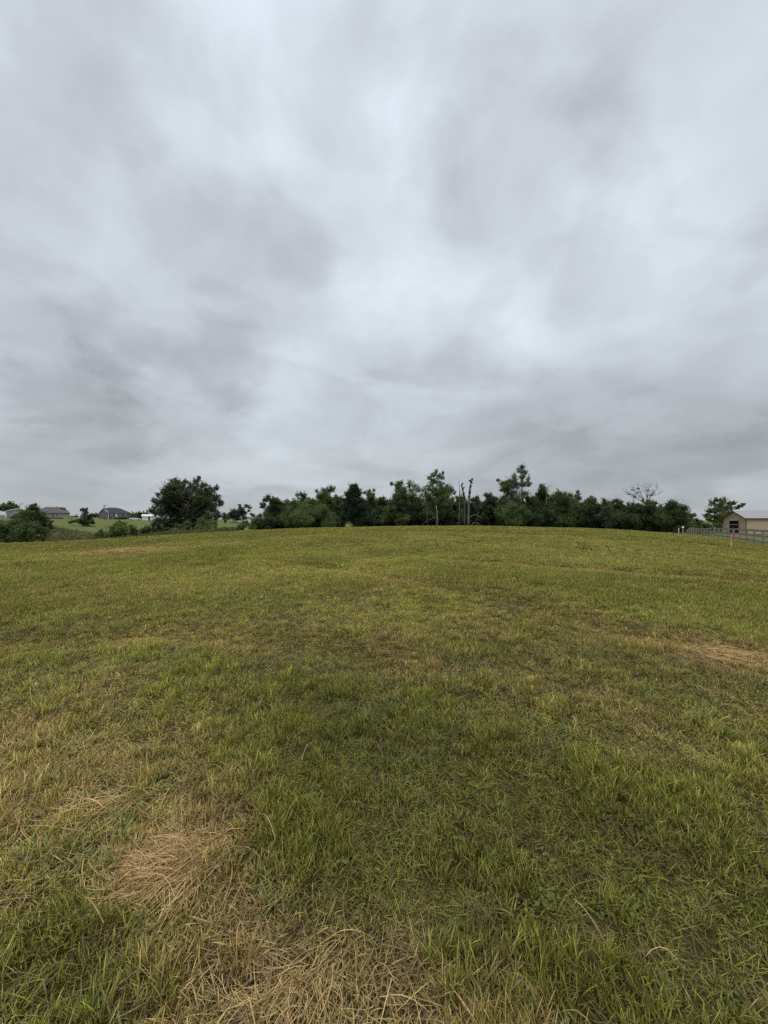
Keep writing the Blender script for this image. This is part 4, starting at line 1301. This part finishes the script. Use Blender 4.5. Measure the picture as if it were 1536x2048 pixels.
# ---------------------------------------------------------------- buildings
def prism_roof(mb, L, D, eave, rise, over=0.3, hip0=0.0, hip1=0.0, th=0.14):
    """ridge along x over an L x D plan; hip0/hip1 pull the ridge ends in"""
    x0, x1, y0, y1 = -over, L + over, -over, D + over
    dz = rise * over / (D / 2)
    e = eave - dz
    yc = D / 2
    top = [(x0, y0, e + th), (x1, y0, e + th), (x1, y1, e + th), (x0, y1, e + th), (x0 + hip0, yc, eave + rise + th), (x1 - hip1, yc, eave + rise + th)]
    bot = [(p[0], p[1], p[2] - th) for p in top]
    fs = [(0, 1, 5, 4), (2, 3, 4, 5), (1, 2, 5), (3, 0, 4),
          (6, 10, 11, 7), (8, 11, 10, 9), (7, 11, 8), (9, 10, 6), (0, 6, 7, 1), (1, 7, 8, 2), (2, 8, 9, 3), (3, 9, 6, 0)]
    if hip0 == 0 and hip1 == 0:
        fs = [(0, 1, 5, 4), (2, 3, 4, 5), (6, 10, 11, 7), (8, 11, 10, 9), (0, 6, 7, 1), (2, 8, 9, 3), (0, 4, 10, 6), (4, 3, 9, 10), (1, 7, 11, 5), (5, 11, 8, 2)]
    elif hip0 == 0:
        fs = [(0, 1, 5, 4), (2, 3, 4, 5), (1, 2, 5), (6, 10, 11, 7), (8, 11, 10, 9), (7, 11, 8), (0, 6, 7, 1), (1, 7, 8, 2), (2, 8, 9, 3), (0, 4, 10, 6), (4, 3, 9, 10)]
    mb.add(top + bot, fs)

def gable_walls(mb, L, D, eave, rise, g0=True, g1=True, z0=-0.8):
    vs = [(0, 0, z0), (L, 0, z0), (L, D, z0), (0, D, z0), (0, 0, eave), (L, 0, eave), (L, D, eave), (0, D, eave), (0, D / 2, eave + rise), (L, D / 2, eave + rise)]
    fs = [(0, 1, 5, 4), (2, 3, 7, 6)]
    fs.append((3, 0, 4, 8, 7) if g0 else (3, 0, 4, 7))
    fs.append((1, 2, 6, 9, 5) if g1 else (1, 2, 6, 5))
    mb.add(vs, fs)

def window(parent, x0, x1, z0, z1, y=0.0, frame='white', pane='glass', bars=True):
    f = MB(); w = 0.10
    f.box(x0, x1, y - .06, y, z0, z0 + w); f.box(x0, x1, y - .06, y, z1 - w, z1)
    f.box(x0, x0 + w, y - .06, y, z0 + w, z1 - w); f.box(x1 - w, x1, y - .06, y, z0 + w, z1 - w)
    if bars:
        zm = (z0 + z1) / 2
        f.box(x0 + w, x1 - w, y - .05, y, zm - .03, zm + .03)
    fo = f.build('window', frame, parent)
    g = MB(); g.box(x0 + w, x1 - w, y - .03, y - .004, z0 + w, z1 - w)
    g.build('pane', pane, fo)
    return fo

def local_z(o, x, y):
    return gz(x, y)

# tan barn on the right
def barn():
    c = at(1491.8, HZ, 96)
    z = gz(c.x, c.y)
    t = thing('barn', 'tan metal barn with a mauve roof and an open dark doorway behind the fence', 'barn', (c.x, c.y, z), R(-10))
    L, D, ev, rise = 26.0, 8.2, 3.95, 1.75
    w = MB(); gable_walls(w, L, D, ev, rise, False, True)
    # gable end with its doorway left open, seen from the field
    d0, d1, zt = 2.6, 5.6, 3.35
    w.add([(0, 0, -.8), (0, d0, -.8), (0, d0, zt), (0, d0, ev + rise * d0 / (D / 2)), (0, 0, ev)], [(0, 4, 3, 2, 1)])
    w.add([(0, d1, -.8), (0, D, -.8), (0, D, ev), (0, d1, ev + rise * (D - d1) / (D / 2)), (0, d1, zt)], [(0, 4, 3, 2, 1)])
    w.add([(0, d0, zt), (0, d1, zt), (0, d1, ev + rise * (D - d1) / (D / 2)), (0, D / 2, ev + rise), (0, d0, ev + rise * d0 / (D / 2))], [(0, 4, 3, 2, 1)])
    # drop the closed gable face gable_walls made on this end
    w.f = [f for f in w.f if not (set(f) == {3, 0, 4, 7})]
    w.build('wall', 'barn_wall', t)
    r = MB(); prism_roof(r, L, D, ev + .02, rise, .35)
    r.build('roof', 'barn_roof', t)
    k = MB()
    k.box(-.04, .10, -.06, -.003, -.6, ev - .18)
    k.box(.10, L, -.36, -.003, ev - .18, ev - .02)
    k.box(-.06, -.003, D - .1, D + .05, -.6, ev - .1)
    k.bar((-.36, -.36, ev - .14), (-.36, D / 2, ev + rise + .03), .05, .22)
    k.bar((-.36, D / 2, ev + rise + .03), (-.36, D + .36, ev - .14), .05, .22)
    k.build('trim', 'barn_trim', t)
    ins = MB(); ins.box(3.0, 3.1, .15, D - .15, -.4, ev); ins.build('inner_shade', 'dark_inside', t)  # near-black sheet added behind the doorway, standing in for the shade inside
    gt = MB()
    gt.box(-.10, -.02, d0 - .1, d1 + .1, zt, zt + .16)
    gt.box(.06, .12, d0, d1, 2.28, 2.40)
    gt.build('door_bar', 'pale_metal', t)
    for (ya, yb) in ((d0 - .14, d0), (d1, d1 + .14)):
        jb = MB(); jb.box(-.08, -.004, ya, yb, -.6, zt); jb.build('door_jamb', 'barn_trim', t)
    bx = MB(); bx.box(.2, 1.0, D + .02, D + .62, 1.75, 2.45); bx.build('utility_box', 'white', t)
    fd = MB(); fd.box(.02, L - .02, -.05, -.004, -.7, .12); fd.build('base_board', 'barn_trim', t)
barn()

# grey shed at the left edge
def grey_shed():
    c = at(11, HZ, 182)
    t = thing('metal_shed', 'blue grey metal shed with white trim and a white door at the left edge', 'shed', (c.x, c.y, gz(c.x, c.y)), R(43))
    # gable end runs along +x (towards the house), building reaches back along +y
    D, L, ev, rise = 8.6, 16.0, 3.1, 1.35
    w = MB()
    w.add([(0, 0, -.8), (D, 0, -.8), (D, L, -.8), (0, L, -.8), (0, 0, ev), (D, 0, ev), (D, L, ev), (0, L, ev), (D / 2, 0, ev + rise), (D / 2, L, ev + rise)],
          [(0, 1, 5, 8, 4), (2, 3, 7, 9, 6), (3, 0, 4, 7), (1, 2, 6, 5)])
    w.build('wall', 'grey_siding', t)
    r = MB(); ov = .35; dz = rise * ov / (D / 2)
    tp = [(-ov, -ov, ev - dz + .14), (D / 2, -ov, ev + rise + .14), (D + ov, -ov, ev - dz + .14), (-ov, L, ev - dz + .14), (D / 2, L, ev + rise + .14), (D + ov, L, ev - dz + .14)]
    r.add(tp + [(p[0], p[1], p[2] - .12) for p in tp], [(0, 1, 4, 3), (1, 2, 5, 4), (6, 9, 10, 7), (7, 10, 11, 8), (0, 6, 7, 1), (1, 7, 8, 2), (0, 3, 9, 6), (2, 8, 11, 5), (3, 4, 10, 9), (4, 5, 11, 10)])
    r.build('roof', 'grey_roof', t)
    k = MB(); k.box(-.08, .30, -.08, -.004, -.3, ev); k.bar((-.36, -.38, ev - .05), (D / 2, -.38, ev + rise + .08), .06, .26); k.bar((D / 2, -.38, ev + rise + .08), (D + .36, -.38, ev - .05), .06, .26)
    k.build('trim', 'white', t)
    d = MB(); d.box(3.2, 5.6, -.10, -.004, -.1, 2.2); d.build('door', 'white', t)
    a = MB(); a.box(3.0, 6.6, -1.1, -.004, 2.25, 2.42); a.build('awning', 'white_metal', t)
    s = MB(); s.box(-.05, D, -.05, -.004, -.6, .32); s.build('base_board', 'dark_inside', t)
grey_shed()

def beige_house():
    c = at(66, HZ, 190)
    t = thing('bungalow', 'beige bungalow with a brown hipped roof and a grey deck behind the dark bushy tree', 'house', (c.x, c.y, gz(c.x, c.y)), R(33))
    L, D, ev, rise = 13.0, 9.0, 2.75, 2.7
    w = MB(); gable_walls(w, L, D, ev, 0, False, False); w.build('wall', 'stone_wall', t)
    r = MB(); prism_roof(r, L, D, ev, rise, .45, 4.3, 5.0); r.build('roof', 'shingle_brown', t)
    window(t, 11.2, 12.1, 1.0, 2.2)
    window(t, 8.3, 9.6, 0.9, 2.2)
    d = MB(); d.box(6.9, 7.8, -.06, -.004, .15, 2.2); d.build('door', 'deck_wood', t)
    k = MB()
    k.box(5.0, 11.3, -2.4, -.02, .15, .32)
    for i in range(7):
        x = 5.05 + i * 1.02
        k.box(x, x + .1, -2.38, -2.28, -.8, 1.25)
    k.box(5.0, 11.3, -2.36, -2.30, 1.16, 1.26); k.box(5.0, 11.3, -2.35, -2.31, .70, .78)
    for i in range(30):
        x = 5.15 + i * .205
        k.box(x, x + .05, -2.345, -2.315, .34, 1.16)
    for s in range(5):
        k.box(4.0 + .2 * s, 4.2 + .2 * s, -2.3, -1.2, -.6, -.5 + .16 * s)
    k.bar((3.9, -2.35, .3), (5.0, -2.35, 1.2), .06, .08)
    k.build('deck', 'deck_wood', t)
    s = MB(); s.box(5.1, 11.2, -2.2, -2.1, -.8, .14); s.build('under_deck_shade', 'dark_inside', t)  # dark sheet set in as the shade under the deck
beige_house()

def brick_house():
    c = at(216.8, HZ, 214)
    t = thing('brick_house', 'dark brick house with a slate blue roof and a back deck, beside the power pole', 'house', (c.x, c.y, gz(c.x, c.y)), R(61))
    L, D, ev, rise = 11.4, 9.2, 3.7, 2.45
    w = MB(); gable_walls(w, L, D, ev, rise, True, False); w.build('wall', 'brick', t)
    r = MB(); prism_roof(r, L, D, ev, rise, .35, 0, 3.6)
    # the raised middle of the roof
    a, b = 1.9, 6.6
    zc_, zr = ev + rise * .55, ev + rise + .45
    r.add([(a, D * .22, zc_), (b, D * .22, zc_), (b, D * .78, zc_), (a, D * .78, zc_), (a + .2, D / 2, zr), (b - .2, D / 2, zr)], [(0, 1, 5, 4), (2, 3, 4, 5), (1, 2, 5), (3, 0, 4)])
    r.build('roof', 'shingle_blue', t)
    k = MB()
    k.bar((-.38, -.36, ev - .02), (-.38, D / 2, ev + rise + .1), .06, .24)
    k.bar((-.38, D / 2, ev + rise + .1), (-.38, D + .36, ev - .02), .06, .24)
    k.box(-.06, .14, -.07, -.003, -.2, ev - .3)
    k.box(.14, L, -.33, -.30, ev - .28, ev - .10)
    k.build('trim', 'white', t)
    window(t, 1.0, 2.1, 1.7, 3.2)
    window(t, 4.4, 6.2, 1.5, 3.1)
    window(t, 8.4, 9.3, 1.9, 3.0)
    window(t, 2.1, 2.9, .2, .7, bars=False)
    d = MB(); d.box(3.4, 4.3, -.06, -.004, 1.2, 3.1); d.build('door', 'white', t)
    q = MB()
    q.box(3.2, 8.6, -2.8, -.02, 1.02, 1.2)
    for x in (3.25, 4.6, 5.9, 7.2, 8.45):
        q.box(x, x + .12, -2.78, -2.66, -.8, 2.05)
    q.box(3.2, 8.6, -2.76, -2.70, 1.95, 2.05)
    for i in range(26):
        x = 3.4 + i * .2
        q.box(x, x + .05, -2.745, -2.715, 1.22, 1.95)
    q.build('deck', 'deck_wood', t)
    s = MB(); s.box(3.3, 8.4, -2.5, -2.4, -.8, 1.0); s.build('under_deck_shade', 'dark_inside', t)  # near-black panel stands for the shade below the deck boards
    u = MB(); u.box(8.9, 9.7, -.9, -.1, -.3, .75); u.build('air_conditioner', 'white', t)
brick_house()

def white_shed():
    c = at(284, HZ, 214)
    t = thing('white_shed', 'small white shed with a white metal roof and dark doorway left of the big oak', 'shed', (c.x, c.y, gz(c.x, c.y)), R(26))
    L, D, ev, rise = 7.0, 4.4, 2.15, .95
    w = MB(); gable_walls(w, L, D, ev, rise); w.build('wall', 'white', t)
    r = MB(); prism_roof(r, L, D, ev, rise, .3); r.build('roof', 'white_metal', t)
    d = MB(); d.box(2.9, 3.7, -.06, -.004, -.3, 1.95); d.build('door', 'dark_inside', t)  # no door leaf: near-black panel painted as the shaded opening
    k = MB(); k.bar((-.33, -.33, ev - .06), (-.33, D / 2, ev + rise + .06), .06, .2); k.bar((-.33, D / 2, ev + rise + .06), (-.33, D + .33, ev - .06), .06, .2); k.build('trim', 'shingle_blue', t)
white_shed()

def white_cottage():
    c = at(489.5, HZ, 196)
    t = thing('cottage', 'white cottage gable with a purple grey roof behind green bushes', 'house', (c.x, c.y, gz(c.x, c.y) - .3), R(12))
    D, L, ev, rise = 3.6, 9.0, 2.0, 1.1
    w = MB()
    w.add([(0, 0, -1.5), (D, 0, -1.5), (D, L, -1.5), (0, L, -1.5), (0, 0, ev), (D, 0, ev), (D, L, ev), (0, L, ev), (D / 2, 0, ev + rise), (D / 2, L, ev + rise)],
          [(0, 1, 5, 8, 4), (2, 3, 7, 9, 6), (3, 0, 4, 7), (1, 2, 6, 5)])
    w.build('wall', 'white', t)
    r = MB(); ov = .3; dz = rise * ov / (D / 2)
    tp = [(-ov, -ov, ev - dz + .14), (D / 2, -ov, ev + rise + .14), (D + ov, -ov, ev - dz + .14), (-ov, L, ev - dz + .14), (D / 2, L, ev + rise + .14), (D + ov, L, ev - dz + .14)]
    r.add(tp + [(p[0], p[1], p[2] - .12) for p in tp], [(0, 1, 4, 3), (1, 2, 5, 4), (6, 9, 10, 7), (7, 10, 11, 8), (0, 6, 7, 1), (1, 7, 8, 2), (0, 3, 9, 6), (2, 8, 11, 5), (3, 4, 10, 9), (4, 5, 11, 10)])
    r.build('roof', 'shingle_purple', t)
    window(t, 1.0, 1.6, .6, 1.4, bars=False)
white_cottage()

def vehicle(label, px, y, rotz, sx=1.0):
    c = at(px, HZ, y)
    t = thing('parked_car', label, 'car', (c.x, c.y, gz(c.x, c.y) + .02), rotz)
    b = MB()
    prof = [(-2.4, .35), (2.4, .35), (2.45, .75), (2.3, .92), (1.1, 1.0), (.55, 1.42), (-.85, 1.45), (-1.3, 1.02), (-2.35, .98)]
    for s in (-.85, .85):
        pass
    n = len(prof)
    vs = [(x, -.86, z) for x, z in prof] + [(x, .86, z) for x, z in prof]
    b.add(vs, [tuple(range(n)), tuple(range(2 * n - 1, n - 1, -1))] + [(i + n, (i + 1) % n + n, (i + 1) % n, i) for i in range(n)])
    b.build('body', 'car_paint', t)
    g = MB(); g.add([(1.0, -.87, 1.02), (.52, -.87, 1.36), (-.80, -.87, 1.38), (-1.15, -.87, 1.04), (1.0, -.862, 1.02), (.52, -.862, 1.36), (-.80, -.862, 1.38), (-1.15, -.862, 1.04)],
                    [(0, 1, 2, 3), (7, 6, 5, 4), (0, 4, 5, 1), (1, 5, 6, 2), (2, 6, 7, 3), (3, 7, 4, 0)])
    g.build('side_window', 'glass', t)
    for x in (-1.5, 1.5):
        for s in (-1, 1):
            w = MB(); vv = []
            for yy in (s * .70, s * .88):
                for k in range(14):
                    a = 2 * math.pi * k / 14
                    vv.append((x + .34 * math.cos(a), yy, .34 + .34 * math.sin(a)))
            w.add(vv, [(k, (k + 1) % 14, 14 + (k + 1) % 14, 14 + k) for k in range(14)] + [tuple(range(13, -1, -1)), tuple(range(14, 28))])
            w.build('wheel', 'tyre', t)
vehicle('white pickup parked on the grass between the brick house and the white shed', 270, 212, R(35))
vehicle('white car half hidden under the round shade tree on the far lawn', 479, 196, R(16))

def power_pole():
    y = 205
    c = at(208.8, HZ, y)
    z = gz(c.x, c.y)
    H = at(208.8, 1009, y).z - z
    t = thing('power_pole', 'grey wooden power pole with a crossarm in front of the brick house gable', 'pole', (c.x, c.y, z), R(20))
    m = MB(); m.tube([(0, 0, -.5), (0, 0, H * .5), (0, 0, H)], [.19, .16, .13], 8); m.build('pole', 'pole_wood', t, True)
    a = MB(); a.box(-1.15, 1.15, -.2, -.08, H - .55, H - .38)
    a.bar((-.7, -.14, H - .55), (0, -.14, H - 1.2), .05, .05); a.bar((.7, -.14, H - .55), (0, -.14, H - 1.2), .05, .05)
    a.build('crossarm', 'pole_wood', t)
    for x in (-1.0, .0, 1.0):
        i = MB(); i.tube([(x, -.14, H - .38), (x, -.14, H - .24), (x, -.14, H - .18)], [.05, .06, .03], 6); i.build('insulator', 'pale_metal', t)
    tr = MB(); tr.tube([(-.42, -.1, H - 2.2), (-.42, -.1, H - 1.3)], [.24, .24], 10); tr.build('transformer', 'pale_metal', t)
power_pole()

# ---------------------------------------------------------------- fence, stakes
def fence():
    # line of posts: x = 9.6 + 0.62 y, walked from the near right to the far end
    dirv = Vector((.62, 1, 0)).normalized()
    p0 = Vector((9.6 + .62 * 20.0, 20.0, 0))
    n = 27
    t = thing('board_fence', 'weathered grey three board fence dipping over the hump in front of the barn', 'fence', (p0.x, p0.y, gz(p0.x, p0.y)))
    o = Vector(t.location)
    side = Vector((-dirv.y, dirv.x, 0))          # towards the field
    rng = np.random.default_rng(5)
    pts = []
    for i in range(n):
        q = p0 + dirv * (2.4 * i)
        q.z = gz(q.x, q.y)
        pts.append(q - o)
        m = MB()
        lean = Vector((rng.normal() * .02, rng.normal() * .02, 0))
        m.bar(pts[i] + Vector((0, 0, -.4)), pts[i] + Vector((0, 0, 1.27 + rng.normal() * .02)) + lean, .13, .13, up=dirv)
        m.build('post', 'fence_wood', t)
    for hgt in (.42, .80, 1.18):
        m = MB()
        for a, b in zip(pts[:-1], pts[1:]):
            j1, j2 = rng.normal() * .015, rng.normal() * .015
            off = side * .095
            m.bar(a + off + Vector((0, 0, hgt + j1)) + dirv * .003, b + off + Vector((0, 0, hgt + j2)) - dirv * .003, .035, .155)
        m.build('rail', 'fence_wood', t)
fence()

def stake(label, px, py_base, py_top, orange, lean, w=.055):
    b = hit(px, py_base)
    H = (py_base - py_top) * mpp(b.y) 
    t = thing('survey_stake', label, 'stake', (b.x, b.y, b.z), 0.15)
    d = Vector((lean, 0, 1)).normalized()
    cut = H * (.45 if orange else 1.0)
    m = MB(); m.bar(d * -.15, d * cut, w, .02, up=Vector((0, 1, 0))); m.build('lath', 'lath', t)
    if orange:
        m = MB(); m.bar(d * cut, d * H, w + .004, .024, up=Vector((0, 1, 0))); m.build('painted_top', 'orange_paint', t)
stake('leaning wooden survey stake with an orange painted top in front of the fence', 1462, 1094, 1067.5, True, .10, .085)
stake('plain bare wooden survey stake at the far end of the fence, before the wood', 1357, 1069.5, 1056, False, .06, .10)

def white_post():
    b = hit(1366, 1070.5)
    t = thing('marker_post', 'small marker post with a round white cap at the far end of the fence', 'post', b)
    m = MB(); m.tube([(0, 0, -.2), (0, 0, .62)], [.05, .05], 8); m.build('post', 'fence_wood', t)
    m = MB(); m.tube([(0, 0, .62), (0, 0, .66), (0, 0, .74), (0, 0, .79)], [.05, .085, .085, .04], 10); m.build('cap', 'white', t, True)
white_post()

def stalky_weed(label, px, py, n, h, seed):
    rng = np.random.default_rng(seed)
    b = hit(px, py)
    m = MB()
    for i in range(n):
        x, y = rng.normal() * .35, rng.normal() * .2
        hh = h * rng.uniform(.5, 1)
        z = gz(b.x + x, b.y + y) - b.z
        e = Vector((x + rng.normal() * .12, y + rng.normal() * .1, z + hh))
        limb(m, rng, (x, y, z), e, .007, .004, .06, 3, 4)
        for k in range(5):
            q = Vector((x, y, z)).lerp(e, rng.uniform(.3, 1))
            d = Vector((rng.normal(), rng.normal(), .6)).normalized() * .09
            s = d.cross(Vector((0, 0, 1))).normalized() * .012
            m.add([q, q + d * .5 + s, q + d, q + d * .5 - s], [(0, 1, 2, 3)])
    o = m.build('stalky_weed', 'leaf_brown')
    o.location = b
    tag(o, label, 'weed')
stalky_weed('clump of tall grey stalks standing in the far right part of the field', 1186, 1108, 7, .5, 1)
